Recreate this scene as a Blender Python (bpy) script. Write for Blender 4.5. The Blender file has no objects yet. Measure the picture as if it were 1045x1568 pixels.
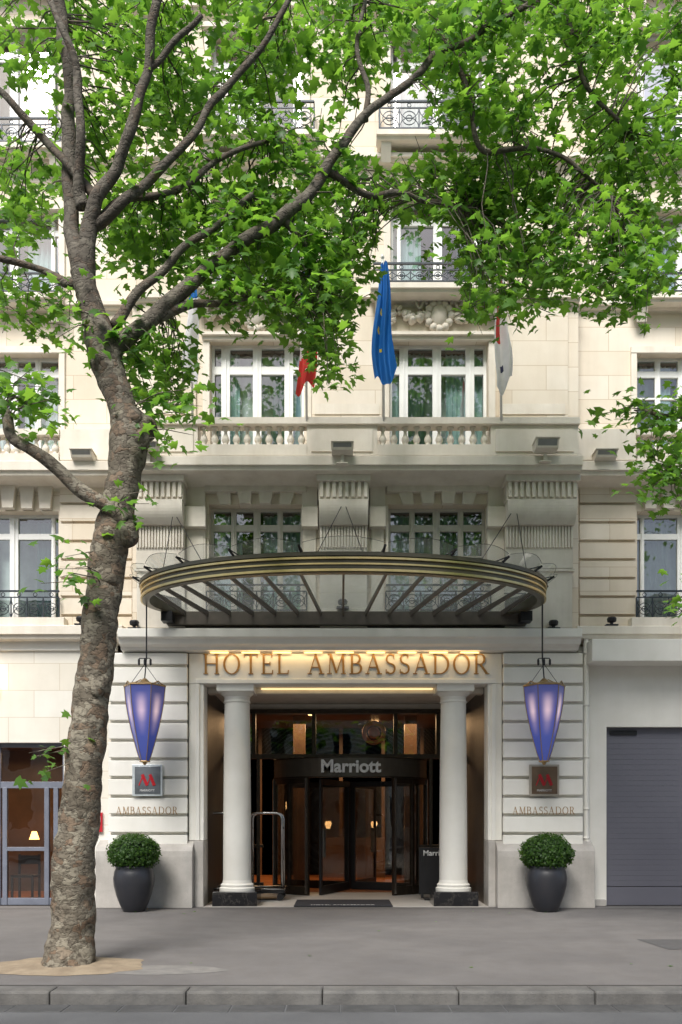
import bpy, math, random
import numpy as np
from mathutils import Vector, Matrix, noise
R=random.Random(7)
D=16.;F=1344.;CX=522.5;HY=1255.;EH=1.6
def X(px,y=0): return (px-CX)*(D+y)/F
def Z(py,y=0): return EH+(HY-py)*(D+y)/F
def P(px,py,y): return Vector((X(px,y),y,Z(py,y)))
scene=bpy.context.scene
COL=scene.collection
# ---------------------------------------------------------------- materials
def nm(name):
    m=bpy.data.materials.new(name); m.use_nodes=True
    nt=m.node_tree; b=nt.nodes['Principled BSDF']; return m,nt,b
def L(nt,a,b): nt.links.new(a,b)
def mixc(nt,fac,a,b,mode='MIX'):
    n=nt.nodes.new('ShaderNodeMix'); n.data_type='RGBA'; n.blend_type=mode
    for s,v in ((n.inputs[0],fac),(n.inputs[6],a),(n.inputs[7],b)):
        if hasattr(v,'is_output'): L(nt,v,s)
        elif isinstance(v,(int,float)): s.default_value=v
        else: s.default_value=(*v,1)
    return n.outputs[2]
def noisen(nt,scale,detail=4,sx=1,sy=1,sz=1,rough=.6):
    tc=nt.nodes.new('ShaderNodeTexCoord'); mp=nt.nodes.new('ShaderNodeMapping')
    mp.inputs['Scale'].default_value=(sx,sy,sz); L(nt,tc.outputs['Object'],mp.inputs[0])
    n=nt.nodes.new('ShaderNodeTexNoise'); n.inputs['Scale'].default_value=scale
    n.inputs['Detail'].default_value=detail; n.inputs['Roughness'].default_value=rough
    L(nt,mp.outputs[0],n.inputs['Vector']); return n.outputs[0]
def ramp(nt,v,a,b,ca=(0,0,0),cb=(1,1,1)):
    r=nt.nodes.new('ShaderNodeValToRGB'); L(nt,v,r.inputs[0])
    r.color_ramp.elements[0].position=a; r.color_ramp.elements[1].position=b
    r.color_ramp.elements[0].color=(*ca,1); r.color_ramp.elements[1].color=(*cb,1)
    return r.outputs[0]
def mat(name,c1,c2=None,rough=.6,metal=0,scale=6,bump=0,bscale=40,stain=0,brick=None,spec=.5,grime=None):
    m,nt,b=nm(name)
    b.inputs['Roughness'].default_value=rough; b.inputs['Metallic'].default_value=metal
    b.inputs['Specular IOR Level'].default_value=spec
    c2=c2 or tuple(x*.85 for x in c1)
    col=mixc(nt,ramp(nt,noisen(nt,scale),.35,.65),c2,c1)
    if brick:
        tc=nt.nodes.new('ShaderNodeTexCoord'); sp=nt.nodes.new('ShaderNodeSeparateXYZ'); cb=nt.nodes.new('ShaderNodeCombineXYZ')
        L(nt,tc.outputs['Object'],sp.inputs[0]); L(nt,sp.outputs[0],cb.inputs[0]); L(nt,sp.outputs[2],cb.inputs[1])
        br=nt.nodes.new('ShaderNodeTexBrick'); L(nt,cb.outputs[0],br.inputs[0])
        br.inputs['Scale'].default_value=1; br.inputs['Brick Width'].default_value=brick[0]; br.inputs['Row Height'].default_value=brick[1]
        br.inputs['Mortar Size'].default_value=.006; br.inputs['Mortar Smooth'].default_value=.3
        br.inputs['Color1'].default_value=(1,1,1,1); br.inputs['Color2'].default_value=(.91,.87,.81,1); br.inputs['Mortar'].default_value=(.70,.62,.52,1)
        col=mixc(nt,1.0,col,br.outputs[0],'MULTIPLY')
    if stain:
        s=ramp(nt,noisen(nt,1.0,5,3.0,3.0,.35),.42,.75)
        col=mixc(nt,mathn(nt,s,stain),col,(c1[0]*.55,c1[1]*.5,c1[2]*.45))
    if grime:
        g=ramp(nt,noisen(nt,55,3),.62,.72)
        col=mixc(nt,mathn(nt,g,grime),col,tuple(x*.4 for x in c1))
    L(nt,col,b.inputs['Base Color'])
    if bump:
        bp=nt.nodes.new('ShaderNodeBump'); bp.inputs['Strength'].default_value=bump; bp.inputs['Distance'].default_value=.01
        L(nt,noisen(nt,bscale,6),bp.inputs['Height']); L(nt,bp.outputs[0],b.inputs['Normal'])
    return m
def mathn(nt,v,k,op='MULTIPLY'):
    n=nt.nodes.new('ShaderNodeMath'); n.operation=op
    L(nt,v,n.inputs[0]) 
    if hasattr(k,'is_output'): L(nt,k,n.inputs[1])
    else: n.inputs[1].default_value=k
    return n.outputs[0]
def glassm(name,tint=(.9,.95,.93),refl=.12,rough=.01,frost=0,fres=.8):
    m,nt,b=nm(name); nt.nodes.remove(b)
    o=nt.nodes['Material Output']
    t=nt.nodes.new('ShaderNodeBsdfTransparent'); t.inputs[0].default_value=(*tint,1)
    g=nt.nodes.new('ShaderNodeBsdfGlossy'); g.inputs['Roughness'].default_value=rough
    lw=nt.nodes.new('ShaderNodeLayerWeight'); lw.inputs[0].default_value=.35
    f=mathn(nt,mathn(nt,lw.outputs[0],fres),refl,'ADD')
    base=t.outputs[0]
    if frost:
        tr=nt.nodes.new('ShaderNodeBsdfTranslucent'); tr.inputs[0].default_value=(.9,.92,.9,1)
        df=nt.nodes.new('ShaderNodeBsdfDiffuse'); df.inputs[0].default_value=(.9,.9,.87,1)
        m1=nt.nodes.new('ShaderNodeMixShader'); m1.inputs[0].default_value=.3; L(nt,tr.outputs[0],m1.inputs[1]); L(nt,df.outputs[0],m1.inputs[2])
        m2=nt.nodes.new('ShaderNodeMixShader'); m2.inputs[0].default_value=frost; L(nt,base,m2.inputs[1]); L(nt,m1.outputs[0],m2.inputs[2]); base=m2.outputs[0]
    mx=nt.nodes.new('ShaderNodeMixShader'); L(nt,f,mx.inputs[0]); L(nt,base,mx.inputs[1]); L(nt,g.outputs[0],mx.inputs[2])
    bp=nt.nodes.new('ShaderNodeBump'); bp.inputs['Strength'].default_value=.12; bp.inputs['Distance'].default_value=.02
    L(nt,noisen(nt,1.5,2),bp.inputs['Height']); L(nt,bp.outputs[0],g.inputs['Normal'])
    L(nt,mx.outputs[0],o.inputs[0]); return m
def clothm(name,c):
    m,nt,b=nm(name); b.inputs['Roughness'].default_value=.75
    col=mixc(nt,ramp(nt,noisen(nt,6),.3,.7),tuple(x*.9 for x in c),c); L(nt,col,b.inputs['Base Color'])
    t=nt.nodes.new('ShaderNodeBsdfTranslucent'); L(nt,col,t.inputs[0]); mx=nt.nodes.new('ShaderNodeMixShader'); mx.inputs[0].default_value=.35
    L(nt,b.outputs[0],mx.inputs[1]); L(nt,t.outputs[0],mx.inputs[2]); L(nt,mx.outputs[0],nt.nodes['Material Output'].inputs[0]); return m
def emis(name,c,s):
    m,nt,b=nm(name); b.inputs['Base Color'].default_value=(*c,1); b.inputs['Emission Color'].default_value=(*c,1); b.inputs['Emission Strength'].default_value=s
    return m
M={}
M['stone']=mat('limestone',(.80,.735,.63),(.75,.675,.565),.85,scale=1.3,bump=.15,bscale=60,stain=.2,brick=(1.25,.45),spec=.2)
M['trim']=mat('limestone_trim',(.80,.745,.65),(.73,.67,.57),.85,scale=2.5,bump=.15,bscale=50,stain=.33,spec=.2)
M['greystone']=mat('weathered_limestone',(.77,.72,.63),(.68,.63,.545),.85,scale=3,bump=.2,bscale=50,stain=.38,spec=.2)
M['white']=mat('painted_stone',(.85,.83,.765),(.80,.78,.71),.6,scale=2,bump=.08,bscale=80,stain=.1)
M['whitewall']=mat('painted_ashlar',(.80,.78,.715),(.75,.73,.665),.6,scale=2,bump=.08,bscale=80,stain=.12,brick=(.95,.5))
M['granite']=mat('granite',(.50,.475,.44),(.40,.38,.35),.7,scale=3,bump=.2,bscale=120,stain=.4,grime=.5)
M['kerb']=mat('kerb_granite',(.15,.145,.135),(.09,.088,.085),.8,scale=4,bump=.5,bscale=60,stain=.3,grime=.6)
M['pave']=mat('sidewalk_asphalt',(.160,.151,.145),(.127,.12,.117),.9,scale=.8,bump=.5,bscale=170,stain=.3,grime=.4)
M['road']=mat('road_asphalt',(.12,.122,.125),(.085,.087,.09),.9,scale=.9,bump=.7,bscale=150,grime=.5)
M['ground']=mat('ground',(.12,.12,.11),(.09,.09,.08),.95,scale=.3)
M['sand']=mat('sandy_soil',(.30,.24,.165),(.22,.17,.115),.95,scale=5,bump=.8,bscale=60,grime=.5)
M['black']=mat('black_metal',(.025,.025,.027),None,.4,.3)
M['iron']=mat('wrought_iron',(.03,.04,.05),None,.45,.3)
M['bronze']=mat('dark_bronze',(.075,.06,.045),(.05,.042,.034),.38,.7)
M['dgrey']=mat('grey_brown_metal',(.13,.11,.09),(.10,.088,.072),.45,.2)
M['gold']=mat('brass_trim',(.72,.56,.27),(.62,.47,.2),.3,.9)
M['letter']=mat('gilt_letter',(.38,.21,.065),(.30,.16,.045),.45,.2)
M['steel']=mat('brushed_steel',(.6,.6,.6),None,.25,1)
M['wframe']=mat('white_joinery',(.84,.84,.81),(.80,.80,.77),.4,scale=4)
M['bframe']=mat('beige_joinery',(.60,.57,.51),(.55,.52,.46),.5,scale=4)
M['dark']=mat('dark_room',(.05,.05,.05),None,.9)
M['shopframe']=mat('slate_joinery',(.17,.185,.23),None,.4)
M['shutter']=mat('shutter_grey',(.16,.16,.19),(.145,.145,.175),.5,.1,scale=.7)
M['lobby']=mat('lobby_panel',(.19,.105,.06),(.10,.06,.035),.4,scale=1)
M['carpet']=mat('lobby_floor',(.38,.14,.045),(.26,.085,.03),.35,scale=2)
M['pot']=mat('glazed_pot',(.022,.024,.03),(.03,.03,.035),.35,scale=5)
M['mat']=mat('door_mat',(.03,.032,.04),None,.95,bump=.8,bscale=300)
M['lettermat']=mat('white_lettering',(.78,.78,.76),None,.4)
M['red']=mat('red_enamel',(.5,.02,.03),None,.3)
M['zinc']=mat('zinc_roof',(.22,.24,.27),(.18,.2,.22),.45,.4)
M['glass']=glassm('window_glass',(.74,.82,.80),.17)
M['doorglass']=glassm('door_glass',(.86,.84,.80),.12,fres=.4)
M['canglass']=glassm('canopy_glass',(.96,.98,.965),.03,frost=.24,fres=.12)
M['plateglass']=glassm('canopy_edge_glass',(.94,.965,.955),.03,frost=.06,fres=.2)
M['curtain']=mat('sheer_curtain',(.46,.59,.60),None,.9)
M['sheer']=mat('white_curtain',(.74,.75,.74),None,.9)
def barkm():
    m,nt,b=nm('plane_bark'); b.inputs['Roughness'].default_value=.85; b.inputs['Specular IOR Level'].default_value=.2
    tc=nt.nodes.new('ShaderNodeTexCoord'); mp=nt.nodes.new('ShaderNodeMapping'); mp.inputs['Scale'].default_value=(1,1,1.3); L(nt,tc.outputs['Object'],mp.inputs[0])
    nz=nt.nodes.new('ShaderNodeTexNoise'); nz.inputs['Scale'].default_value=6; nz.inputs['Detail'].default_value=5; L(nt,mp.outputs[0],nz.inputs[0])
    vm=nt.nodes.new('ShaderNodeVectorMath'); vm.operation='MULTIPLY_ADD'; L(nt,nz.outputs[1],vm.inputs[0]); vm.inputs[1].default_value=(.4,.4,.4); L(nt,mp.outputs[0],vm.inputs[2])
    vo=nt.nodes.new('ShaderNodeTexVoronoi'); vo.inputs['Scale'].default_value=8; L(nt,vm.outputs[0],vo.inputs[0])
    sp=nt.nodes.new('ShaderNodeSeparateColor'); L(nt,vo.outputs['Color'],sp.inputs[0])
    patch=ramp(nt,sp.outputs[0],.5,.6); patch2=ramp(nt,sp.outputs[1],.7,.78)
    big=ramp(nt,noisen(nt,1.6,4),.35,.7)
    c=mixc(nt,big,(.135,.115,.085),(.20,.175,.135))
    c=mixc(nt,mathn(nt,patch,.65),c,(.31,.28,.215))
    c=mixc(nt,mathn(nt,patch2,.6),c,(.19,.115,.07))
    fine=ramp(nt,noisen(nt,16,6,1,1,1.6),.34,.54)
    c=mixc(nt,fine,(.075,.062,.047),c)
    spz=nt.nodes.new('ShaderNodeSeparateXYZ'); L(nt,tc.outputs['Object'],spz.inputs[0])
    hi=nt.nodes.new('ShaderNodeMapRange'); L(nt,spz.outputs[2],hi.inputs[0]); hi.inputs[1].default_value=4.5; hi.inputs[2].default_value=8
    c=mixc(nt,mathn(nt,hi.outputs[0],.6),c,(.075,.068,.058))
    L(nt,c,b.inputs['Base Color'])
    vd=nt.nodes.new('ShaderNodeTexVoronoi'); vd.feature='DISTANCE_TO_EDGE'; vd.inputs['Scale'].default_value=8; L(nt,vm.outputs[0],vd.inputs[0])
    wr=noisen(nt,11,6,.6,.6,2.6)
    hh=mathn(nt,wr,ramp(nt,vd.outputs[0],0,.10),'ADD')
    bp=nt.nodes.new('ShaderNodeBump'); bp.inputs['Strength'].default_value=.6; bp.inputs['Distance'].default_value=.02
    L(nt,hh,bp.inputs['Height']); L(nt,bp.outputs[0],b.inputs['Normal'])
    return m
M['bark']=barkm()
def leafm(name,gain=1.):
    m,nt,b=nm(name)
    at=nt.nodes.new('ShaderNodeAttribute'); at.attribute_name='lc'
    sp=nt.nodes.new('ShaderNodeSeparateColor'); L(nt,at.outputs['Color'],sp.inputs[0])
    c=mixc(nt,sp.outputs[0],(.036*gain,.090*gain,.022*gain),(.095*gain,.20*gain,.036*gain))
    b.inputs['Roughness'].default_value=.45; b.inputs['Specular IOR Level'].default_value=.4
    L(nt,c,b.inputs['Base Color'])
    t=nt.nodes.new('ShaderNodeBsdfTranslucent')
    c2=mixc(nt,sp.outputs[0],(.09*gain,.24*gain,.025*gain),(.31*gain,.56*gain,.05*gain)); L(nt,c2,t.inputs[0])
    mx=nt.nodes.new('ShaderNodeMixShader'); mx.inputs[0].default_value=.5
    L(nt,b.outputs[0],mx.inputs[1]); L(nt,t.outputs[0],mx.inputs[2]); L(nt,mx.outputs[0],nt.nodes['Material Output'].inputs[0])
    return m
M['leaf']=leafm('plane_leaf',1.25)
M['box']=leafm('boxwood_leaf',.75)
# ---------------------------------------------------------------- mesh builder
def group(name,loc=(0,0,0)):
    e=bpy.data.objects.new(name,None); e.location=loc; e.empty_display_size=.2; COL.objects.link(e); return e
class MB:
    def __init__(s): s.v=[];s.f=[]
    def add(s,vs,fs):
        o=len(s.v); s.v+= [tuple(v) for v in vs]; s.f+=[tuple(i+o for i in f) for f in fs]
    def box(s,x0,x1,y0,y1,z0,z1):
        if x0>x1:x0,x1=x1,x0
        if y0>y1:y0,y1=y1,y0
        if z0>z1:z0,z1=z1,z0
        s.add([(x0,y0,z0),(x1,y0,z0),(x1,y1,z0),(x0,y1,z0),(x0,y0,z1),(x1,y0,z1),(x1,y1,z1),(x0,y1,z1)],
          [(0,3,2,1),(4,5,6,7),(0,1,5,4),(1,2,6,5),(2,3,7,6),(3,0,4,7)])
    def pbox(s,px0,px1,py0,py1,y0,y1):
        s.box(X(px0,y0),X(px1,y0),y0,y1,Z(py1,y0),Z(py0,y0))
    def quad(s,a,b,c,d): s.add([a,b,c,d],[(0,1,2,3)])
    def lathe(s,cx,cy,prof,n=20):
        vs=[];fs=[]
        for r,z in prof:
            for i in range(n):
                a=2*math.pi*i/n; vs.append((cx+r*math.cos(a),cy+r*math.sin(a),z))
        for j in range(len(prof)-1):
            for i in range(n):
                k=(i+1)%n; fs.append((j*n+i,j*n+k,(j+1)*n+k,(j+1)*n+i))
        fs.append(tuple(range(n-1,-1,-1))); m=(len(prof)-1)*n; fs.append(tuple(m+i for i in range(n)))
        s.add(vs,fs)
    def tube(s,pts,rad,n=6):
        pts=[Vector(p) for p in pts]
        if not isinstance(rad,(list,tuple)): rad=[rad]*len(pts)
        vs=[];fs=[];ref=None
        for i,p in enumerate(pts):
            t=(pts[min(i+1,len(pts)-1)]-pts[max(i-1,0)])
            if t.length<1e-7: t=Vector((0,0,1))
            t.normalize()
            if ref is None: ref=t.orthogonal().normalized()
            ref=(ref-t*ref.dot(t)); 
            if ref.length<1e-5: ref=t.orthogonal()
            ref.normalize(); b=t.cross(ref)
            for k in range(n):
                a=2*math.pi*k/n; vs.append(p+(ref*math.cos(a)+b*math.sin(a))*rad[i])
        for i in range(len(pts)-1):
            for k in range(n):
                q=(k+1)%n; fs.append((i*n+k,i*n+q,(i+1)*n+q,(i+1)*n+k))
        fs.append(tuple(range(n-1,-1,-1))); m=(len(pts)-1)*n; fs.append(tuple(m+i for i in range(n)))
        s.add(vs,fs)
    def ring(s,c,r,tr,n=16):
        s.tube([(c[0]+r*math.cos(2*math.pi*i/n),c[1],c[2]+r*math.sin(2*math.pi*i/n)) for i in range(n+1)],tr,4)
    def profx(s,prof,x0,x1):   # prof: closed list of (y,z)
        n=len(prof); vs=[(x0,y,z) for y,z in prof]+[(x1,y,z) for y,z in prof]
        fs=[(i,(i+1)%n,n+(i+1)%n,n+i) for i in range(n)]+[tuple(range(n-1,-1,-1)),tuple(range(n,2*n))]
        s.add(vs,fs)
    def prism(s,poly,y0,y1):  # poly (x,z)
        n=len(poly); vs=[(x,y0,z) for x,z in poly]+[(x,y1,z) for x,z in poly]
        fs=[(i,(i+1)%n,n+(i+1)%n,n+i) for i in range(n)]+[tuple(range(n-1,-1,-1)),tuple(range(n,2*n))]
        s.add(vs,fs)
    def blob(s,c,r,sx=1,sy=1,sz=1,n=8,m=5,rn=.15):
        vs=[];fs=[]
        for j in range(m+1):
            th=math.pi*j/m
            for i in range(n):
                a=2*math.pi*i/n; q=1+R.uniform(-rn,rn)
                vs.append((c[0]+r*sx*q*math.sin(th)*math.cos(a),c[1]+r*sy*q*math.sin(th)*math.sin(a),c[2]+r*sz*math.cos(th)))
        for j in range(m):
            for i in range(n):
                k=(i+1)%n; fs.append((j*n+i,(j+1)*n+i,(j+1)*n+k,j*n+k))
        s.add(vs,fs)
    def obj(s,name,m,parent=None,bevel=0,smooth=False,fixn=True):
        if not s.v: return None
        me=bpy.data.meshes.new(name); me.from_pydata(s.v,[],s.f); me.materials.append(m)
        if fixn:
            import bmesh
            bm=bmesh.new(); bm.from_mesh(me); bmesh.ops.recalc_face_normals(bm,faces=bm.faces); bm.to_mesh(me); bm.free()
        if smooth: me.polygons.foreach_set('use_smooth',[True]*len(me.polygons))
        o=bpy.data.objects.new(name,me); COL.objects.link(o)
        if parent:
            o.parent=parent; o.matrix_parent_inverse=Matrix.Translation(parent.location).inverted()
        if bevel:
            b=o.modifiers.new('bev','BEVEL'); b.width=bevel; b.segments=2; b.limit_method='ANGLE'; b.angle_limit=math.radians(50)
        return o
def wall(mb,y,x0,x1,z0,z1,ops,depth):
    xs=sorted({x0,x1,*[min(max(v,x0),x1) for o in ops for v in o[:2]]}); zs=sorted({z0,z1,*[min(max(v,z0),z1) for o in ops for v in o[2:]]})
    for i in range(len(xs)-1):
        for j in range(len(zs)-1):
            cx=(xs[i]+xs[i+1])/2; cz=(zs[j]+zs[j+1])/2
            if any(o[0]<cx<o[1] and o[2]<cz<o[3] for o in ops): continue
            mb.quad((xs[i],y,zs[j]),(xs[i+1],y,zs[j]),(xs[i+1],y,zs[j+1]),(xs[i],y,zs[j+1]))
    for a,b,c,d in ops:
        Y=y+depth
        mb.quad((a,y,c),(a,y,d),(a,Y,d),(a,Y,c)); mb.quad((b,y,c),(b,Y,c),(b,Y,d),(b,y,d))
        mb.quad((a,y,d),(b,y,d),(b,Y,d),(a,Y,d)); mb.quad((a,y,c),(a,Y,c),(b,Y,c),(b,y,c))
# ================================================================= HOTEL
H=group('hotel_building',(0,0,0))
stone=MB();trim=MB();grey=MB();white=MB();wf=MB();bf=MB();gl=MB();cu=MB();sh=MB();dk=MB();iron=MB();bal=MB();carv=MB();grn=MB()
def curtain(mb,x0,x1,z0,z1,y,per=.11,amp=.03):
    n=max(4,int((x1-x0)/per*6)); ph=R.random()*6
    vs=[]
    for i in range(n+1):
        x=x0+(x1-x0)*i/n; yy=y+amp*math.sin(ph+2*math.pi*(x-x0)/per+1.3*math.sin(x*9))
        vs+=[(x,yy,z0),(x+.012*math.sin(x*31),yy+.01,z1)]
    mb.add(vs,[(2*i,2*i+2,2*i+3,2*i+1) for i in range(n)])
def window(x0,x1,z0,z1,y,style,fr):
    w=x1-x0
    t=.055
    fr.box(x0,x0+t,y,y+.08,z0,z1); fr.box(x1-t,x1,y,y+.08,z0,z1)
    fr.box(x0+t,x1-t,y,y+.08,z1-t,z1); fr.box(x0+t,x1-t,y,y+.08,z0,z0+.1)
    if style=='f2': ups=[(.15,.16),(.49,.16),(.83,.16)]; tr=[(.23,.15)]
    elif style=='f1': ups=[(.25,.10),(.5,.13),(.75,.10)]; tr=[(.17,.12),(.42,.035)]
    else: ups=[(.5,.16),(.09,.07),(.91,.07)]; tr=[(.2,.11)]
    xs=[x0+t]
    for f,ww in sorted(ups):
        c=x0+w*f; fr.box(c-ww/2,c+ww/2,y-.012,y+.075,z0+.1,z1-t)
        fr.box(c-.018,c+.018,y-.03,y-.0125,z0+.1,z1-t)
        xs+=[c-ww/2,c+ww/2]
    xs.append(x1-t)
    for f,ww in tr:
        zc=z1-(z1-z0)*f
        for i in range(0,len(xs),2): fr.box(xs[i],xs[i+1],y-.006,y+.07,zc-ww/2,zc+ww/2)
    for i in range(0,len(xs),2):
        k=R.uniform(-.012,.012); k2=R.uniform(-.012,.012)
        gl.quad((xs[i],y+.04,z0),(xs[i+1],y+.04+k,z0),(xs[i+1],y+.04+k+k2,z1-t),(xs[i],y+.04+k2,z1-t))
    cm=cu if style=='f2' else (cu if R.random()<.6 else sh)
    g=R.uniform(.05,.2)*w
    mid=(x0+x1)/2+R.uniform(-.1,.1)
    curtain(cm,x0+.05,mid-g,z0,z1-.08,y+.16); curtain(cm,mid+g,x1-.05,z0,z1-.08,y+.18)
    if R.random()<.4: curtain(sh,x0+.05,x1-.05,z0,z1-.05,y+.3,.2,.02)
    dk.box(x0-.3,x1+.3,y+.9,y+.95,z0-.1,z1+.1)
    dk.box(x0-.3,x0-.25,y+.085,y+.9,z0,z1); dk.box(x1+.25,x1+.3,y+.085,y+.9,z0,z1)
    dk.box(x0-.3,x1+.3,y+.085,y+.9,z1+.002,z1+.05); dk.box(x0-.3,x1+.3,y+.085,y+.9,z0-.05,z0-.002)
YC=.1; YS=.4
def pr(px0,px1,py0,py1,y): return (X(px0,y),X(px1,y),Z(py1,y),Z(py0,y))
cw=[(322,466),(597,748)]
sw_l=[(-58,90),(-330,-190),(-600,-460)]; sw_r=[(976,1124),(1255,1395),(1525,1665)]
ops=[]
for a,b in cw:
    o=pr(a-2,b-2,772,950,YC); ops.append(o); window(o[0],o[1],o[2],o[3],YC+.24,'f1',bf)
    o=pr(a,b,520,690,YC); ops.append(o); window(o[0],o[1],o[2],o[3],YC+.2,'f2',wf)
    o=pr(a+2,b-2,300,446,YC); ops.append(o); window(o[0],o[1],o[2],o[3],YC+.22,'f3',wf)
    o=pr(a+2,b-2,50,226,YC); ops.append(o); window(o[0],o[1],o[2],o[3],YC+.22,'f3',wf)
    o=pr(a+2,b-2,-190,-30,YC); ops.append(o); window(o[0],o[1],o[2],o[3],YC+.22,'f3',wf)
xl,xr=X(203,YC),X(886,YC); TOP=Z(-270,0)
wall(stone,YC,xl,xr,Z(975,0),TOP,ops,.3)
stone.quad((xl,YC,Z(975,0)),(xl,YS+.1,Z(975,0)),(xl,YS+.1,TOP),(xl,YC,TOP)); stone.quad((xr,YC,Z(975,0)),(xr,YS+.1,Z(975,0)),(xr,YS+.1,TOP),(xr,YC,TOP))
for lst,side in ((sw_l,-1),(sw_r,1)):
    ops=[]
    for a,b in lst:
        for py0,py1,stl,fr in ((783,952,'f3',wf),(540,690,'f1',wf),(320,455,'f3',wf),(40,226,'f3',wf),(-190,-30,'f3',wf)):
            o=pr(a,b,py0,py1,YS); ops.append(o); window(o[0],o[1],o[2],o[3],YS+.2,stl,fr)
    if side<0: wall(stone,YS,-15,xl,Z(985,YS),TOP,ops,.27)
    else: wall(stone,YS,xr,15,Z(985,YS),TOP,ops,.27)
def ledge(mb,x0,x1,pyt,pyb,yf,yw,drop=.0):
    zt=Z(pyt,yf); zb=Z(pyb,yf); h=zt-zb
    prof=[(yw,zt+.03),(yf+.02,zt),(yf,zt-.015),(yf,zb+.35*h),(yf+.04,zb+.33*h),(yf+.06,zb+.05*h),(yf+.12,zb)]
    if drop:
        n=5
        for i in range(1,n+1):
            a=i/n*math.pi/2; prof.append((yf+.12+(yw-yf-.12-.005)*math.sin(a),zb-drop*(1-math.cos(a))))
    else: prof.append((yw,zb))
    mb.profx(prof,x0,x1)
ledge(trim,X(203,-.62)-.12,X(886,-.62)+.08,697,719,-.62,YC-.002,.16)
ledge(trim,-15,X(203,-.62)-.122,705,727,-.15,YS-.002,.1); ledge(trim,X(886,-.62)+.082,15,705,727,-.15,YS-.002,.1)
for a,b in ((203,281),(488,565),(776,884)):
    x0,x1=X(a,-.3),X(b,-.3)
    zt=Z(737,-.3); z1=Z(766,-.3); z2=Z(803,-.2); z3=Z(838,-.15); z4=Z(870,-.1)
    grey.box(x0-.03,x1+.03,-.42,YC-.003,zt-.03,zt+.09)
    grey.box(x0,x1,-.32,YC-.003,z1,zt-.031)
    nfl=int((x1-x0)/.1)
    for i in range(nfl):
        xx=x0+(x1-x0)*(i+.5)/nfl
        trim.box(xx-.03,xx+.03,-.37,-.3205,z1+.04,zt-.031)
    prof=[(YC-.003,z1-.001),(-.36,z1-.001)]
    for i in range(1,9):
        t=i/8; prof.append((-.36-.08*math.sin(t*math.pi*.8)+t*.2,z1-(z1-z2)*t))
    prof.append((YC-.003,z2)); grey.profx(prof,x0+.01,x1-.01)
    grey.box(x0+.02,x1-.02,-.10,YC-.003,z4-.001,z2-.002)
    nr=int((x1-x0)/.055)
    for i in range(nr):
        xx=x0+.02+(x1-x0-.04)*(i+.5)/nr
        grey.box(xx-.017,xx+.017,-.135,-.1005,z3,z2-.004)
    grey.box(x0+.02,x1-.02,-.05,YC-.003,Z(962,0),z4-.003)
    grey.box(x0-.02,x1+.02,-.09,YC-.003,z4-.05,z4-.0035)
for a,b in ((284,314),(463,486),(567,590),(748,774)):
    trim.pbox(a,b,742,775,.0,YC-.004)
    grey.pbox(a-1,b+1,775,806,-.1,YC-.004)
    trim.pbox(a+2,b-2,807,960,.04,YC-.004)
for c in (391,671):
    grey.pbox(c-78,c+78,742,752,-.04,YC-.004)
    for k in (-48,-16,16,48):
        xa=X(c+k,-.0); 
        trim.prism([(xa-.13+k*.0003,Z(752,0)-.005),(xa+.13+k*.0003,Z(752,0)-.005),(xa+.10-k*.0006,Z(771,0)),(xa-.10-k*.0006,Z(771,0))],-.03 if k in(-16,16) else .02,YC-.004)
    trim.pbox(c-80,c-76,775,950,.05,YC-.004); trim.pbox(c+76,c+80,775,950,.05,YC-.004)
for (a,b) in ((92,202),(888,974),(-188,-60),(1126,1253)):
    py=745
    while py<950:
        stone.pbox(a,b,py,py+24,YS-.07,YS-.004); py+=28.5
for (a,b) in ((-58,90),(976,1124)):
    for k in range(-2,3):
        xc=X((a+b)/2,YS)+k*.34
        trim.prism([(xc-.14,Z(745,YS)),(xc+.14,Z(745,YS)),(xc+.1,Z(781,YS)),(xc-.1,Z(781,YS))],YS-.1-(.04 if k==0 else 0),YS-.004)
yb=-.42
def baluster(x,y,z0,z1,s=1.):
    h=z1-z0
    pf=[(.06,0),(.06,.09),(.034,.12),(.05,.2),(.068,.34),(.06,.46),(.034,.62),(.026,.76),(.038,.84),(.034,.87),(.06,.9),(.06,1)]
    bal.lathe(x,y,[(r*s,z0+h*t) for r,t in pf],12)
for a,b in cw:
    a-=19; b+=4
    x0,x1=X(a,yb),X(b,yb); z0,z1=Z(681,yb),Z(651,yb)
    n=10
    for i in range(n): baluster(x0+(x1-x0)*(i+.5)/n,yb+.1,z0,z1)
    trim.box(x0,x1,yb-.02,yb+.2,Z(697,yb)-.005,z0-.001)
for a,b in ((203,303),(470,578),(752,886)):
    trim.pbox(a,b,651,697,yb,YC-.003)
    trim.pbox(a+7,b-7,657,691,yb-.025,yb-.0005)
trim.box(X(200,yb-.06),X(889,yb-.06),yb-.06,yb+.24,Z(650.8,yb),Z(641,yb))
for a,b in ((203,303),(470,578),(752,886)): trim.box(X(a,yb),X(b,yb),yb+.241,YC-.003,Z(650.8,yb),Z(643,yb))
for lst in (sw_l,sw_r):
    for a,b in lst:
        ys=-.02
        x0,x1=X(a,ys),X(b,ys); z0,z1=Z(694,ys),Z(667,ys)
        for i in range(10): baluster(x0+(x1-x0)*(i+.5)/10,ys+.1,z0,z1)
        trim.box(x0-.02,x1+.02,ys-.04,ys+.2,z1+.001,z1+.11); trim.box(x0,x1,ys,ys+.2,Z(706,ys),z0-.001)
for a,b in ((92,203),(886,974),(-188,-60),(1126,1253)):
    trim.pbox(a,b,657,704,-.02,YS-.003)
for a,b in ((215,300),(478,585),(765,870)):
    stone.pbox(a,b,462,640,YC-.06,YC-.003)
    trim.pbox(a+4,b-4,618,634,YC-.08,YC-.0605)
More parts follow.
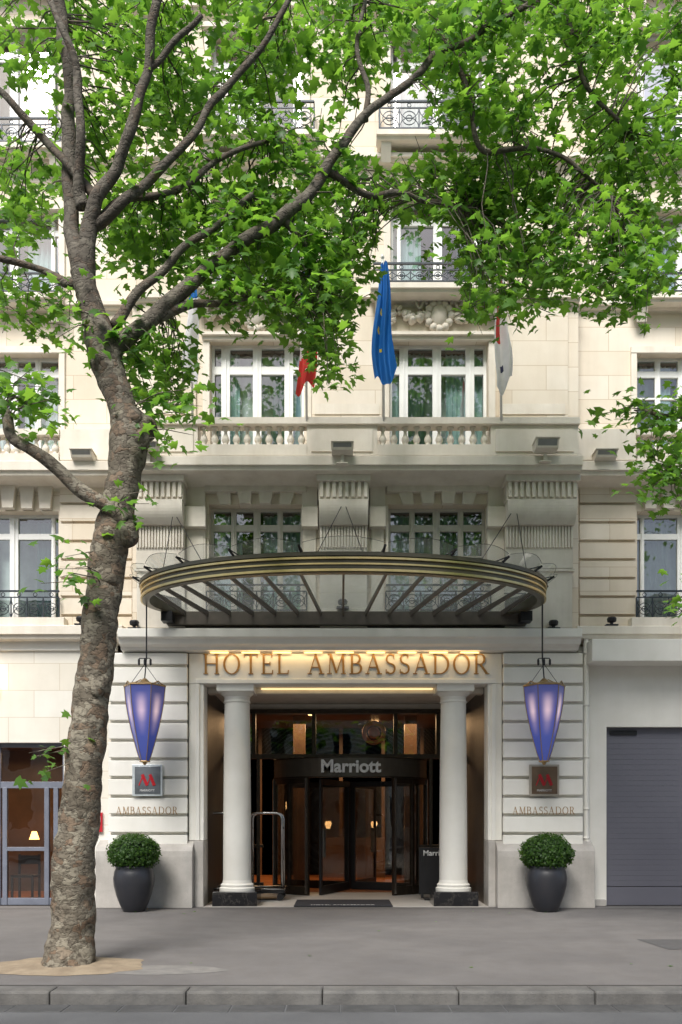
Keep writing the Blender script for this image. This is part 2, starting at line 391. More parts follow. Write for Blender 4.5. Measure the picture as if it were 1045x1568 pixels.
for a,b in cw:
    trim.pbox(a-11,a-1,520,640,YC-.04,YC-.003); trim.pbox(b+1,b+11,520,640,YC-.04,YC-.003)
    trim.pbox(a-11,b+11,512,519.7,YC-.08,YC-.003)
    trim.pbox(a-14,b+14,507,511.7,YC-.14,YC-.003)
    c=(a+b)/2; yc=YC-.06
    def sw(p0,p1,sag,n,r):
        for i in range(n+1):
            t=i/n; px=p0[0]+(p1[0]-p0[0])*t; py=p0[1]+(p1[1]-p0[1])*t+sag*4*t*(1-t)
            rr=r*(.55+.9*math.sin(math.pi*t))
            for q in range(3):
                carv.blob((X(px,yc)+R.uniform(-1,1)*rr*.7,yc+R.uniform(-.06,-.0),Z(py,yc)+R.uniform(-1,1)*rr*.7),rr*.75,1,1.2,.8,7,5)
    sw((c-65,470),(c-15,476),15,13,.062); sw((c+65,470),(c+15,476),15,13,.062)
    sw((c-66,470),(c-72,496),0,6,.05); sw((c+66,470),(c+72,496),0,6,.05)
    carv.blob((X(c,yc),yc,Z(485,yc)),.19,.85,.7,1.15,14,9,.04)
    for k in range(12):
        an=2*math.pi*k/12; carv.blob((X(c,yc)+.21*math.cos(an),yc-.03,Z(485,yc)+.24*math.sin(an)),.075,1,1,1,7,5)
    for sgn in(-1,1): carv.tube([(X(c+sgn*(18+i*2),yc),yc-.03,Z(468-6*math.sin(i*.8),yc)) for i in range(12)],.028,5)
ledge(trim,X(203,YC),X(886,YC),447,459,YC-.16,YC-.002,.05)
ledge(trim,-15,X(203,YC)-.02,459,470,YS-.14,YS-.002,.05); ledge(trim,X(886,YC)+.02,15,459,470,YS-.14,YS-.002,.05)
def rail(x0,x1,z0,z1,y,n=None):
    iron.box(x0,x1,y-.02,y+.02,z1-.03,z1); iron.box(x0,x1,y-.012,y+.012,z0,z0+.025)
    iron.box(x0,x1,y-.01,y+.01,z1-.14,z1-.12)
    n=n or max(3,int((x1-x0)/.32)); w=(x1-x0)/n
    for i in range(n+1): iron.box(x0+i*w-.01,x0+i*w+.01,y-.0125,y+.0125,z0+.025,z1-.14)
    for i in range(n):
        c=x0+(i+.5)*w; h=z1-.14-z0-.025; zc=z0+.025+h/2
        iron.ring((c,y,zc),min(w,h)*.36,.009)
        iron.ring((c,y,zc),min(w,h)*.16,.009,10)
        for s in(-1,1):
            iron.tube([(c+s*w*.48*math.cos(t*.26),y,z0+.03+h*.5*math.sin(t*.26)) for t in range(0,7)],.008,4)
            iron.tube([(c+s*w*.48*math.cos(t*.26),y,z1-.15-h*.5*math.sin(t*.26)) for t in range(0,7)],.008,4)
        iron.ring((c,y,z1-.08),.035,.008,8)
def balcony(a,b,pyt,pyb,yf,yw):
    x0,x1=X(a,yf),X(b,yf)
    rail(x0,x1,Z(pyb,yf)+.03,Z(pyt,yf),yf+.06)
    for xx in (x0,x1):
        iron.box(xx-.01,xx+.01,yf+.06,yw-.01,Z(pyt,yf)-.03,Z(pyt,yf))
        for k in range(1,4): iron.box(xx-.008,xx+.008,yf+.06+k*(yw-yf-.06)/4,yf+.07+k*(yw-yf-.06)/4,Z(pyb,yf),Z(pyt,yf)-.03)
    ledge(trim,x0-.06,x1+.06,pyb,pyb+14,yf-.02,yw-.17 if yw>0 else yw,.0)
    trim.box(x0-.04,x1+.04,yf+.1,yw-.003,Z(pyb+14,yf)+.02,Z(pyb,yf)-.01)
    for xx in (x0+.12,x1-.12):
        trim.profx([(yw-.16,Z(pyb+14,yf)),(yf+.08,Z(pyb+14,yf)),(yf+.1,Z(pyb+20,yf)),(yw-.17,Z(pyb+38,yf))],xx-.09,xx+.09)
for a,b in cw:
    balcony(a-24,b+22,399,431,-.35,YC); balcony(a-15,b+15,150,196,-.3,YC); balcony(a-10,b+10,-85,-42,-.25,YC)
    rail(X(a-6,0),X(b+4,0),Z(935,0),Z(894,0),.02,6)
for lst in (sw_l,sw_r):
    for a,b in lst:
        balcony(a+2,b-2,414,446,.05,YS); balcony(a,b,176,216,.05,YS); balcony(a,b,-85,-42,.1,YS)
        rail(X(a,.2),X(b,.2),Z(950,.2),Z(903,.2),.24,6)
        trim.pbox(a-8,b+8,945,958.5,.1,YS-.003)
ledge(trim,X(203,YC),X(886,YC),232,243,YC-.2,YC-.002,.06); ledge(trim,-15,X(203,YC)-.02,234,245,YS-.16,YS-.002,.06); ledge(trim,X(886,YC)+.02,15,234,245,YS-.16,YS-.002,.06)
ledge(trim,X(203,YC),X(886,YC),0,12,YC-.2,YC-.002,.06)
ledge(trim,-15.2,15.2,-262,-285,-.7,YS,.25)
for a,b in cw:
    for t,bm in ((300,446),(50,226),(-190,-30)):
        trim.pbox(a-9,a+1,t,bm,YC-.05,YC-.003); trim.pbox(b-1,b+9,t,bm,YC-.05,YC-.003); trim.pbox(a-9,b+9,t-10,t-.3,YC-.06,YC-.003)
        trim.pbox(a-14,b+14,t-18,t-10.3,YC-.14,YC-.003)
for lst in (sw_l,sw_r):
    for a,b in lst:
        for t,bm in ((320,455),(40,226),(-190,-30),(540,660)):
            trim.pbox(a-9,a-.5,t,bm,YS-.05,YS-.003); trim.pbox(b+.5,b+9,t,bm,YS-.05,YS-.003); trim.pbox(a-9,b+9,t-10,t-.3,YS-.06,YS-.003)
roof=MB(); zt=TOP+.3
roof.profx([(-.3,zt),(1.2,zt+3.2),(9,zt+4),(9,zt-.5),(-.3,zt-.3)],-15,15); roof.obj('mansard_roof',M['zinc'],H)
bk=MB(); bk.box(-15,15,9,9.3,0,TOP+.3); bk.box(-15.05,-15.002,.3,9,0,TOP); bk.box(15.002,15.05,.3,9,0,TOP); bk.obj('rear_walls',M['stone'],H)
# ----- ground-floor cornice
x0,x1=X(180,-.3),X(892,-.3)
white.profx([(YC-.002,Z(960,-.3)+.02),(-.3,Z(962,-.3)),(-.3,Z(975,-.3)),(-.24,Z(977,-.3)),(-.2,Z(984,-.3)),(-.08,Z(987,-.3)),(-.05,Z(996,-.0)),(.12,Z(998,0)),(.12,Z(960,-.3))],x0,x1)
ledge(trim,-15,x0-.003,957,978,0.02,YS-.002,.05)
white.pbox(-800,178,979,996,YS-.15,YS-.002)
ledge(trim,x1+.003,15,958,977,0.02,YS-.002,.05)
def pier(a,b):
    white.box(X(a)+.02,X(b)-.02,.10,.6,0,Z(998))
    for k in range(11):
        t=993+k*28.6; bt=t+23.8
        if k==0: t=1000
        white.box(X(a),X(b),0,.099,Z(bt),Z(t))
pier(166,287); pier(771,893)
for a,b in ((150,297),(760,908)):
    grn.profx([(-.16,0),(-.16,Z(1312)),(-.15,Z(1303)),(-.10,Z(1296)),(.13,Z(1287)),(.6,Z(1287)),(.6,0)],X(a),X(b))
yp=.1
white.box(X(288),X(311),yp+.002,.55,Z(1287),Z(1046)); white.box(X(749),X(770.5),yp+.002,.55,Z(1287),Z(1046))
grn.box(X(297.2),X(311.5),.02,.56,0,Z(1287.3)); grn.box(X(748.6),X(759.8),.02,.56,0,Z(1287.3))
white.box(X(288),X(770.5),yp,.55,Z(1045.8),Z(999))
white.box(X(298),X(305),yp-.03,yp-.001,Z(1287),Z(1046)); white.box(X(754),X(761),yp-.03,yp-.001,Z(1287),Z(1046))
white.box(X(298),X(761),yp-.03,yp-.001,Z(1045.5),Z(1038.5)); 
wl=MB(); o=(X(-260,YS-.1),X(98,YS-.1),0,Z(1137,YS-.1))
wall(wl,YS-.1,-15,X(167),0,Z(978,YS-.1),[o],.3); 
wl.obj('shop_wall',M['whitewall'],H)
wr=MB(); o2=(X(929,.3),X(1190,.3),0,Z(1113,.3))
wall(wr,.3,X(892),15,0,Z(990,.3),[o2],.2); wr.obj('garage_wall',M['white'],H)
wb=MB(); wb.pbox(907,1500,978,1012,-.25,.298); wb.obj('awning_box',M['white'],H,.01)
shb=MB()
shb.box(o2[0],o2[1],.44,.48,.35,o2[3])
for k in range(30):
    z=.36+k*(o2[3]-.36)/30; shb.box(o2[0]+.03,o2[1]-.03,.436,.4395,z,z+(o2[3]-.36)/30-.004)
shb.box(o2[0],o2[1],.42,.46,0,.34); shb.obj('roller_shutter',M['shutter'],H,.002)
hb=MB(); hb.box(o2[0]+.1,o2[0]+.6,.4,.4335,o2[3]-.14,o2[3]-.06); hb.obj('shutter_housing_slot',M['black'],H)
grn.box(X(905,.2),X(929,.2),.2,.4,0,.12)
sf=MB(); ys=YS+.05
sx0,sx1=o[0],o[1]; zt=o[3]
sf.box(sx0,sx1,ys,ys+.08,zt-.08,zt); sf.box(sx0,sx1,ys-.01,ys+.07,Z(1207,ys),Z(1197,ys)); sf.box(sx0,sx1,ys,ys+.1,0,.13)
for px in (-180,-100,-60,-2,8,72,86): sf.box(X(px-3.5,ys),X(px+3.5,ys),ys-.02,ys+.06,.0,Z(1206,ys) if px not in(-2,) else zt)
sf.box(X(8,ys),X(75,ys),ys-.015,ys+.05,Z(1303,ys),Z(1297,ys)); sf.box(sx1-.06,sx1,ys-.025,ys+.09,0,zt+.001)
sf.obj('shop_window_frames',M['shopframe'],H,.004)
sg=MB(); sg.quad((sx0,ys+.03,.05),(sx1,ys+.03,.05),(sx1,ys+.03,zt),(sx0,ys+.03,zt)); sg.obj('shop_glass',M['doorglass'],H)
si=MB(); si.box(sx0-.5,sx1+.4,ys+3,ys+3.1,0,zt+.2); si.box(sx0-.5,sx1+.4,ys+.35,ys+3,zt+.1,zt+.2); si.box(sx0-.6,sx0-.5,ys+.3,ys+3,0,zt+.2); si.box(sx1+.4,sx1+.5,ys+.3,ys+3,0,zt+.2)
si.obj('shop_interior',M['lobby'],H)
sfl=MB(); sfl.box(sx0-.5,sx1+.5,ys+.15,ys+3,0.004,0.02); sfl.obj('shop_floor',M['carpet'],H)
sl=MB()
for xx in (-6.5,-5.9,-5.4): sl.lathe(xx,2.6,[(.05,1.35),(.10,1.2),(.11,1.18)],10)
sl.obj('shop_lamps',emis('shop_lamp',(1,.5,.15),7),H)
for cx_ in (-5.5,-6.3):
    ch=MB()
    for dx in(-.2,.2):
        for dy in(0,.4): ch.box(cx_+dx-.02,cx_+dx+.02,ys+.9+dy-.02,ys+.9+dy+.02,.02,.45 if dy==0 else .9)
    ch.box(cx_-.22,cx_+.22,ys+.88,ys+1.32,.451,.5); ch.box(cx_-.2,cx_+.2,ys+1.283,ys+1.317,.7,.88)
    cg=group('chair',(cx_,ys+1,0)); ch.obj('chair_frame',M['black'],cg)
# ---- entrance recess
xi0,xi1=X(311),X(749); zc=Z(1046)
en=MB()
yw=2.9
en.box(xi0-.1,xi0,.551,yw+.1,0,zc); en.box(xi1,xi1+.1,.551,yw+.1,0,zc); 
en.obj('entrance_side_walls',M['dgrey'],H)
ec=MB(); ec.box(xi0-.1,xi1+.1,.551,yw+.1,zc+.01,zc+.1)
ec.box(xi0,xi1,.62,.85,zc-.10,zc-.001); ec.obj('entrance_ceiling',M['trim'],H)
db=MB()
zA,zB=Z(1155,yw),Z(1093,yw)
db.box(xi0,xi1,yw-.07,yw+.12,zB,zB+.09)
ec=MB(); ec.box(xi0,xi1,yw,yw+.12,zB+.091,zc); ec.obj('transom_soffit_panel',M['bframe'],H)
db.box(xi0,xi1,yw-.06,yw+.1,zA-.1,zA)
for px in (362,389,481,606,671,690): db.box(X(px-3,yw),X(px+3,yw),yw-.05,yw+.1,zA,zB)
for px in (341,350,372,396,640,660,686,712): db.box(X(px-2.5,yw),X(px+2.5,yw),yw-.05,yw+.05,0,zA-.1)
for q0,q1 in((341,404),(640,712)):
    db.box(X(q0,yw),X(q1,yw),yw-.03,yw+.04,0,.25); db.box(X(q0,yw),X(q1,yw),yw-.028,yw+.038,1.0,1.06)
dcx,dcy,dr=X(537,2.9),3.95,1.85
zh0,zh1=Z(1190,2.1),Z(1158,2.1)
def arc(r,a0,a1,n): return [(dcx+r*math.sin(a0+(a1-a0)*i/n),dcy-r*math.cos(a0+(a1-a0)*i/n)) for i in range(n+1)]
def curved(mb,r0,r1,a0,a1,z0,z1,n=24):
    A=arc(r0,a0,a1,n);B=arc(r1,a0,a1,n)
    vs=[];fs=[]
    for i in range(n+1): vs+=[(*A[i],z0),(*A[i],z1),(*B[i],z1),(*B[i],z0)]
    for i in range(n):
        o=4*i
        for k in range(4): fs.append((o+k,o+(k+1)%4,o+4+(k+1)%4,o+4+k))
    fs+=[(0,1,2,3),(4*n,4*n+1,4*n+2,4*n+3)]
    mb.add(vs,fs)
aw=math.radians(64); ao=math.radians(30)
hd=MB()
curved(hd,dr,dr-.12,-aw,aw,zh0,zh1); hd.obj('door_header',mat('header_bronze',(.14,.125,.105),None,.3,.4),H)
curved(db,dr+.02,dr+.001,-aw,aw,zh1-.03,zh1); curved(db,dr+.02,dr+.001,-aw,aw,zh0,zh0+.03)
curved(db,dr-.121,0.05,-aw,aw,zh1-.05,zh1-.01,12)
for sg_ in(-1,1):
    curved(db,dr,dr-.06,sg_*ao,sg_*aw,0,.2,8); curved(db,dr,dr-.06,sg_*ao,sg_*aw,zh0-.12,zh0-.001,8)
    for a in (ao,ao+.28,aw):
        curved(db,dr+.01,dr-.07,sg_*a-.02,sg_*a+.02,.0,zh0-.001,1)
db.obj('door_surround',M['bronze'],H,.004)
st=MB()
for sg_ in(-1,1):
    curved(st,dr+.03,dr+.0105,sg_*ao-.014,sg_*ao+.010,.05,zh0-.01,1)
    curved(st,dr+.03,dr+.0105,sg_*aw-.010,sg_*aw+.006,.05,zh0-.01,1)
dg=MB()
for sg_ in(-1,1): curved(dg,dr-.025,dr-.03,sg_*ao,sg_*aw,.2,zh0-.12,8)
dg.quad((xi0,yw+.05,zA),(xi1,yw+.05,zA),(xi1,yw+.05,zB),(xi0,yw+.05,zB))
wg=MB()
for k in range(4):
    a=math.radians(68+90*k); c_,s_=math.cos(a),math.sin(a); r1=dr-.14
    def bx(u0,u1,z0,z1,t,mb):
        vs=[]
        for z in(z0,z1):
            for u,w_ in((u0,-t),(u1,-t),(u1,t),(u0,t)): vs.append((dcx+u*c_-w_*s_,dcy+u*s_+w_*c_,z))
        mb.add(vs,[(0,3,2,1),(4,5,6,7),(0,1,5,4),(1,2,6,5),(2,3,7,6),(3,0,4,7)])
    bx(.05,.13,.02,zh0-.02,.025,wg); bx(r1-.08,r1,.02,zh0-.02,.025,wg); bx(.13,r1-.08,.02,.2,.024,wg); bx(.13,r1-.08,zh0-.14,zh0-.02,.024,wg)
    bx(r1-.2,r1-.18,.8,1.4,.05,st)
    bx(.13,r1-.08,.2,zh0-.14,.004,dg)
wg.obj('revolving_door_wings',M['black'],H); st.obj('door_stiles',M['steel'],H); dg.obj('entrance_glass',M['doorglass'],H)
lb=MB(); lb.box(-4.5,4.5,9,9.1,0,4.2); lb.box(-4.6,-4.5,yw+.2,9,0,4.2); lb.box(4.5,4.6,yw+.2,9,0,4.2); lb.box(-4.5,4.5,yw+.13,9,4.2,4.3)
lb.box(-1.2,-.9,6,6.3,0,4.2); lb.box(1.6,1.9,6,6.3,0,4.2); lb.box(-.6,1.2,7.9,8.3,0.02,1.1)
for xx in (-3.4,-2.3,-1.2,0,1.2,2.3,3.4): lb.box(xx-.05,xx+.05,8.95,8.999,0,4.2)
lb.obj('lobby_interior',M['lobby'],H)
lf=MB(); lf.box(-4.5,4.5,3.2,9,.004,.02); lf.obj('lobby_floor',M['carpet'],H)
ll=MB()
for x,y in ((-.7,5.2),(.9,7.2),(-2.6,5.8),(2.6,5.8)): ll.lathe(x,y,[(.09,4.12),(.11,4.16),(.09,4.199)],12)
for x,y,z in ((-.35,7.95,1.35),(.9,7.95,1.35),(-1.5,8.8,1.9),(2.1,8.8,1.9)): ll.lathe(x,y,[(.05,z),(.09,z+.14),(.07,z+.2)],12)
ll.obj('lobby_lamps',emis('warm_lamp',(1,.60,.26),4),H)
cc=P(573,1122,3.6); on=MB()
vs=[];N=28
for i in range(N): a=2*math.pi*i/N; vs.append((cc.x+.22*math.cos(a),cc.y,cc.z+.22*math.sin(a)))
on.tube(vs+[vs[0]],.05,8)
on.blob((cc.x,cc.y,cc.z),.13,1,.4,1,14,9,.05); on.tube([(cc.x,cc.y,cc.z+.25),(cc.x,cc.y,4.19)],.01,5)
on.obj('round_ornament',mat('copper_ornament',(.75,.33,.16),(.5,.2,.1),.4,.2),H,0,True)
# columns
co=MB(); mp_=MB()
for px in (363.5,694.5):
    y=.47; cx=X(px,y)
    zb=Z(1363,y); zt_=Z(1048,y-.2)
    pf=[(.33,zb),(.33,zb+.05),(.30,zb+.07),(.31,zb+.11),(.275,zb+.14),(.262,zb+.2)]
    for i in range(9):
        t=i/8; pf.append((.262-.028*t*t,zb+.2+(Z(1078,y)-zb-.2)*t))
    zz=Z(1078,y)
    pf+=[(.25,zz+.02),(.25,zz+.04),(.238,zz+.05),(.24,zz+.12),(.30,zz+.18),(.31,zz+.2)]
    co.lathe(cx,y,pf,40)
    co.box(cx-.34,cx+.34,y-.34,y+.34,zz+.201,zt_-.01)
    mp_.box(cx-.41,cx+.41,y-.41,y+.41,.01,zb-.001)
co.obj('entrance_columns',M['white'],H,0,True).modifiers.new('es','EDGE_SPLIT').split_angle=math.radians(35)
def marble():
    m,nt,b=nm('veined_marble'); b.inputs['Roughness'].default_value=.12
    n_=noisen(nt,4,8,1,1,1,.75)
    d=mathn(nt,ramp(nt,n_,.497,.501),ramp(nt,n_,.501,.505),'SUBTRACT'); L(nt,mixc(nt,d,(.012,.012,.014),(.3,.27,.22)),b.inputs['Base Color']); return m
mp_.obj('column_plinths',marble(),H,.006)
th=MB(); th.box(xi0,xi1,.02,3.19,.001,.012); th.obj('threshold',M['granite'],H)
for nme,mb,mm,bv,smo in (('stone_walls',stone,'stone',0,0),('stone_trim',trim,'trim',.008,0),('stone_brackets',grey,'greystone',.006,0),('painted_stonework',white,'white',.01,0),
   ('white_window_frames',wf,'wframe',.004,0),('beige_window_frames',bf,'bframe',.004,0),('window_panes',gl,'glass',0,0),('curtains',cu,'curtain',0,1),('net_curtains',sh,'sheer',0,1),
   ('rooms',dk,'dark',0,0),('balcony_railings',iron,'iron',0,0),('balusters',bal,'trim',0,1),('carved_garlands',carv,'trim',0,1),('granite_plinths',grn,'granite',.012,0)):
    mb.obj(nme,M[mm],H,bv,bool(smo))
# ================================================================= lettering
def ribbon(mb,pts,ws,y0,y1):
    n=len(pts); 
    if not isinstance(ws,(list,tuple)): ws=[ws]*n
    Lp=[];Rp=[]
    for i in range(n):
        a=Vector(pts[max(i-1,0)]);b=Vector(pts[min(i+1,n-1)]); t=(b-a).normalized(); nn=Vector((-t.y,t.x))
        p=Vector(pts[i]); Lp.append(p+nn*ws[i]/2); Rp.append(p-nn*ws[i]/2)
    for i in range(n-1):
        q=[Lp[i],Lp[i+1],Rp[i+1],Rp[i]]
        mb.add([(v.x,y0,v.y) for v in q]+[(v.x,y1,v.y) for v in q],[(0,1,2,3),(4,7,6,5),(0,4,5,1),(2,6,7,3),(0,3,7,4),(1,5,6,2)])
T_,t_=.105,.04
def glyph(ch):
    S=[]
    def st(x,z0=0,z1=1,w=T_,s0=1,s1=1):
        S.append(([(x,z0),(x,z1)],w))
        if s0: S.append(([(x-.12,z0+.02),(x+.12,z0+.02)],.035))
        if s1: S.append(([(x-.12,z1-.02),(x+.12,z1-.02)],.035))
    def ar(cx,cz,rx,rz,a0,a1,wt,wn,n=14):
        ps=[];ws=[]
        for i in range(n+1):
            a=math.radians(a0+(a1-a0)*i/n); ps.append((cx+rx*math.cos(a),cz+rz*math.sin(a))); ws.append(wn+(wt-wn)*abs(math.cos(a)))
        S.append((ps,ws))
    if ch=='H': st(.14);st(.7);S.append(([(.14,.52),(.7,.52)],t_));w=.84
    elif ch=='O': ar(.46,.5,.38,.49,0,360,T_,t_,28);w=.92
    elif ch=='T': st(.36,s1=0);S.append(([(.02,.975),(.7,.975)],t_));S.append(([(.03,1),(.03,.82)],.04));S.append(([(.69,1),(.69,.82)],.04));w=.72
    elif ch in 'EL':
        st(.14); S.append(([(.14,.025),(.58,.025)],t_)); S.append(([(.58,0),(.6,.2)],.045))
        if ch=='E': S.append(([(.14,.975),(.55,.975)],t_)); S.append(([(.55,1),(.56,.82)],.045)); S.append(([(.14,.52),(.46,.52)],t_)); S.append(([(.46,.43),(.46,.61)],.04))
        w=.64
    elif ch=='A':
        S+= [([(.1,0),(.41,1)],t_),([(.40,1),(.72,0)],T_),([(.2,.34),(.62,.34)],t_),([(0,.02),(.22,.02)],.04),([(.58,.02),(.86,.02)],.04)];w=.84
    elif ch=='M':
        S+= [([(.12,0),(.16,1)],t_),([(.17,1),(.48,.05)],T_),([(.48,.05),(.80,1)],t_),([(.84,0),(.81,1)],T_),([(.0,.02),(.24,.02)],.04),([(.7,.02),(.97,.02)],.04),([(.03,.98),(.2,.98)],.04),([(.8,.98),(.95,.98)],.04)];w=.97
    elif ch=='B': st(.14); S.append(([(.14,.975),(.36,.975)],t_));S.append(([(.14,.53),(.36,.53)],t_));S.append(([(.14,.025),(.38,.025)],t_)); ar(.35,.755,.19,.22,90,-90,T_,t_);ar(.37,.28,.24,.25,90,-90,T_,t_);w=.66
    elif ch=='D': st(.14); S.append(([(.14,.975),(.4,.975)],t_));S.append(([(.14,.025),(.4,.025)],t_)); ar(.38,.5,.42,.475,90,-90,T_,t_,20);w=.86
    elif ch=='R': st(.14); S.append(([(.14,.975),(.36,.975)],t_));S.append(([(.14,.5),(.36,.5)],t_)); ar(.35,.74,.2,.24,90,-90,T_,t_);S.append(([(.34,.5),(.68,.02)],T_));S.append(([(.6,.02),(.8,.02)],.04));w=.74
    elif ch=='S':
        ar(.29,.75,.2,.225,40,270,.08,.06,12); ar(.29,.27,.22,.245,90,-140,.09,.06,12); S.append(([(.46,.98),(.46,.78)],.035));S.append(([(.07,.02),(.07,.24)],.035));w=.56
    else: w=.62
    return S,w
def text(word,x0,x1,zb,h,y,name,m,parent,dep=.02,gap=.16):
    tot=0
    for c in word: tot+=glyph(c)[1]+gap
    tot-=gap; k=(x1-x0)/tot
    mb=MB(); cx=x0; j=0
    for c in word:
        S,w=glyph(c)
        for pts,ws in S:
            j+=1
            pp=[(cx+p[0]*k,zb+p[1]*h) for p in pts]
            kk=min(k,h)
            ww=[q*kk for q in ws] if isinstance(ws,list) else ws*kk
            ribbon(mb,pp,ww,y-dep-(j%7)*.0006,y-.0005)
        cx+=(w+gap)*k
    return mb.obj(name,m,parent)
text('HOTEL AMBASSADOR',X(311,.07),X(748,.07),Z(1032,.07),Z(1001,.07)-Z(1032,.07),.1,'hotel_name_lettering',M['letter'],H,.022)
text('AMBASSADOR',X(178),X(272),Z(1247),.14,0,'pier_lettering',M['letter'],H,.005)
text('AMBASSADOR',X(785),X(880),Z(1247),.14,0,'pier_lettering',M['letter'],H,.005)
def btext(s,loc,size,m,parent,off=.01,ext=.01,rot=0):
    c=bpy.data.curves.new('lettering','FONT'); c.body=s; c.size=size; c.align_x='CENTER'; c.extrude=ext; c.offset=off
    o=bpy.data.objects.new('lettering',c); COL.objects.link(o); o.location=Vector(loc)-parent.location; o.rotation_euler=(math.radians(90),0,rot); o.parent=parent
    c.materials.append(m); return o
btext('Marriott',(X(537,2.05),2.03,Z(1182,2.05)),.36,M['lettermat'],H,.011,.02)
ls=MB()
for k in range(9): ls.box(X(322+k*48),X(350+k*48),.02,.05,Z(998.5)-.012,Z(998.5)-.001)
ls.obj('sign_lamp_strip',emis('warm_strip',(1,.70,.32),1.8),H)
ls=MB(); ls.box(X(396),X(668),.56,.60,zc-.03,zc-.01); ls.obj('entrance_lamp_strip',emis('warm_strip2',(1,.75,.38),1.4),H)
# ================================================================= canopy
C=group('glass_canopy',(0,-1,5.4))
ccx=X(526,-.9); A_=3.42; yc0=-.95; bf_=1.95; bb=1.55
zb=5.29; fh=.29
def cp(a,dx=0):  # a: 0 right, 90 front
    c,s=math.cos(a),math.sin(a)
    sx=(abs(c)**.92)*(1 if c>0 else -1)
    return (ccx+(A_+dx)*sx, yc0-((bf_ if s>0 else bb)+dx)*s)
a0,a1=math.radians(-31),math.radians(211); NN=72
def band(mb,d0,d1,z0,z1,aa0=a0,aa1=a1,n=NN):
    vs=[];fs=[]
    for i in range(n+1):
        a=aa0+(aa1-aa0)*i/n; p=cp(a,dx=d0); q=cp(a,dx=d1); vs+=[(*p,z0),(*p,z1),(*q,z1),(*q,z0)]
    for i in range(n):
        o=4*i
        for k in range(4): fs.append((o+k,o+(k+1)%4,o+4+(k+1)%4,o+4+k))
    fs+=[(0,1,2,3),(4*n,4*n+1,4*n+2,4*n+3)]; mb.add(vs,fs)
cb=MB(); cg_=MB(); cgl=MB(); crod=MB(); cpl=MB()
band(cb,0,-.06,zb,zb+fh); band(cb,.05,.001,zb+fh-.05,zb+fh+.01); band(cb,-.0605,-.12,zb,zb+.025)
band(cg_,.03,.001,zb+.015,zb+.05); band(cg_,.025,.001,zb+.115,zb+.14); band(cg_,.04,.001,zb+.195,zb+.225)
cb.obj('canopy_fascia',mat('fascia_bronze',(.12,.105,.07),None,.35,.35),C,0,True).modifiers.new('es','EDGE_SPLIT').split_angle=math.radians(40)
cg_.obj('fascia_gold_trim',M['gold'],C)
rb=MB()
bx0,bx1=X(262,-.05),X(800,-.05)
rb.box(bx0-.05,bx1+.05,-.2,.08,Z(958,-.1),Z(938,-.1))
nrib=15
zr=Z(936,-.1)
for i in range(nrib):
    t=(i+.5)/nrib*2-1
    xb_=ccx+t*3.05
    a=math.radians(90-t*84)
    q=cp(a,dx=-.06)
    p0=Vector((xb_,-.2,zr-.05)); p1=Vector((q[0],q[1],zb+.2))
    d=(p1-p0); n_=Vector((-d.y,d.x,0)).normalized()*.018
    vs=[]
    for p,hh in((p0,.06),(p1,.02)):
        vs+=[p-n_-Vector((0,0,hh)),p+n_-Vector((0,0,hh)),p+n_+Vector((0,0,.03)),p-n_+Vector((0,0,.03))]
    rb.add(vs,[(0,1,2,3),(7,6,5,4),(0,4,5,1),(1,5,6,2),(2,6,7,3),(3,7,4,0)])
rb.obj('canopy_ribs',M['dgrey'],C,.003)
for x in (bx0,bx1): crod.box(x-.1,x+.1,-.45,-.2005,Z(955,-.2),Z(940,-.2)); 
vs=[]
for i in range(NN+1):
    a=a0+(a1-a0)*i/NN; p=cp(a,dx=-.02)
    vs+=[(p[0],p[1],zb+.26),(ccx+(p[0]-ccx)*.88,-.02,zr+.02)]
cgl.add(vs,[(2*i,2*i+1,2*i+3,2*i+2) for i in range(NN)])
npl=13
for i in range(npl):
    b0=a0+math.radians(6)+(a1-a0-math.radians(12))*(i+.02)/npl; b1=a0+math.radians(6)+(a1-a0-math.radians(12))*(i+.98)/npl
    vs=[];m_=10
    for k in range(m_+1):
        a=b0+(b1-b0)*k/m_; h=.16+.10*math.sin(math.pi*k/m_)
        p=cp(a,dx=.03); q=cp(a,dx=.03+h*.75); vs+=[(*p,zb+fh+.02),(*q,zb+fh+.02+h*.62)]
    cpl.add(vs,[(2*k,2*k+1,2*k+3,2*k+2) for k in range(m_)])
    crod.tube([Vector(v) for v in vs[1::2]],.0035,4)
    p=cp(b0,dx=.02); q=cp(b0,dx=.16)
    crod.tube([(*p,zb+fh),(*q,zb+fh+.08)],.02,5)
    r=cp(b0,dx=-.3); crod.tube([(*r,zb+fh+.03),(*q,zb+fh+.08)],.01,4)
for pxs,anc in (((248,322),(266,783)),((478,562),(527,768)),((722,808),(790,775))):
    an=P(anc[0],anc[1],-.14)
    for px in pxs:
        yy=-2.3 if 400<px<650 else -1.6
        e=Vector((X(px,yy),yy,zb+fh+.02)); crod.tube([an,e],.008,5)
    crod.tube([an+Vector((0,.2,.03)),an+Vector((0,-.03,0))],.03,8)
cpl.obj('canopy_edge_glass',M['plateglass'],C)
cgl.obj('canopy_glass_panels',M['canglass'],C); crod.obj('canopy_rods',M['black'],C)
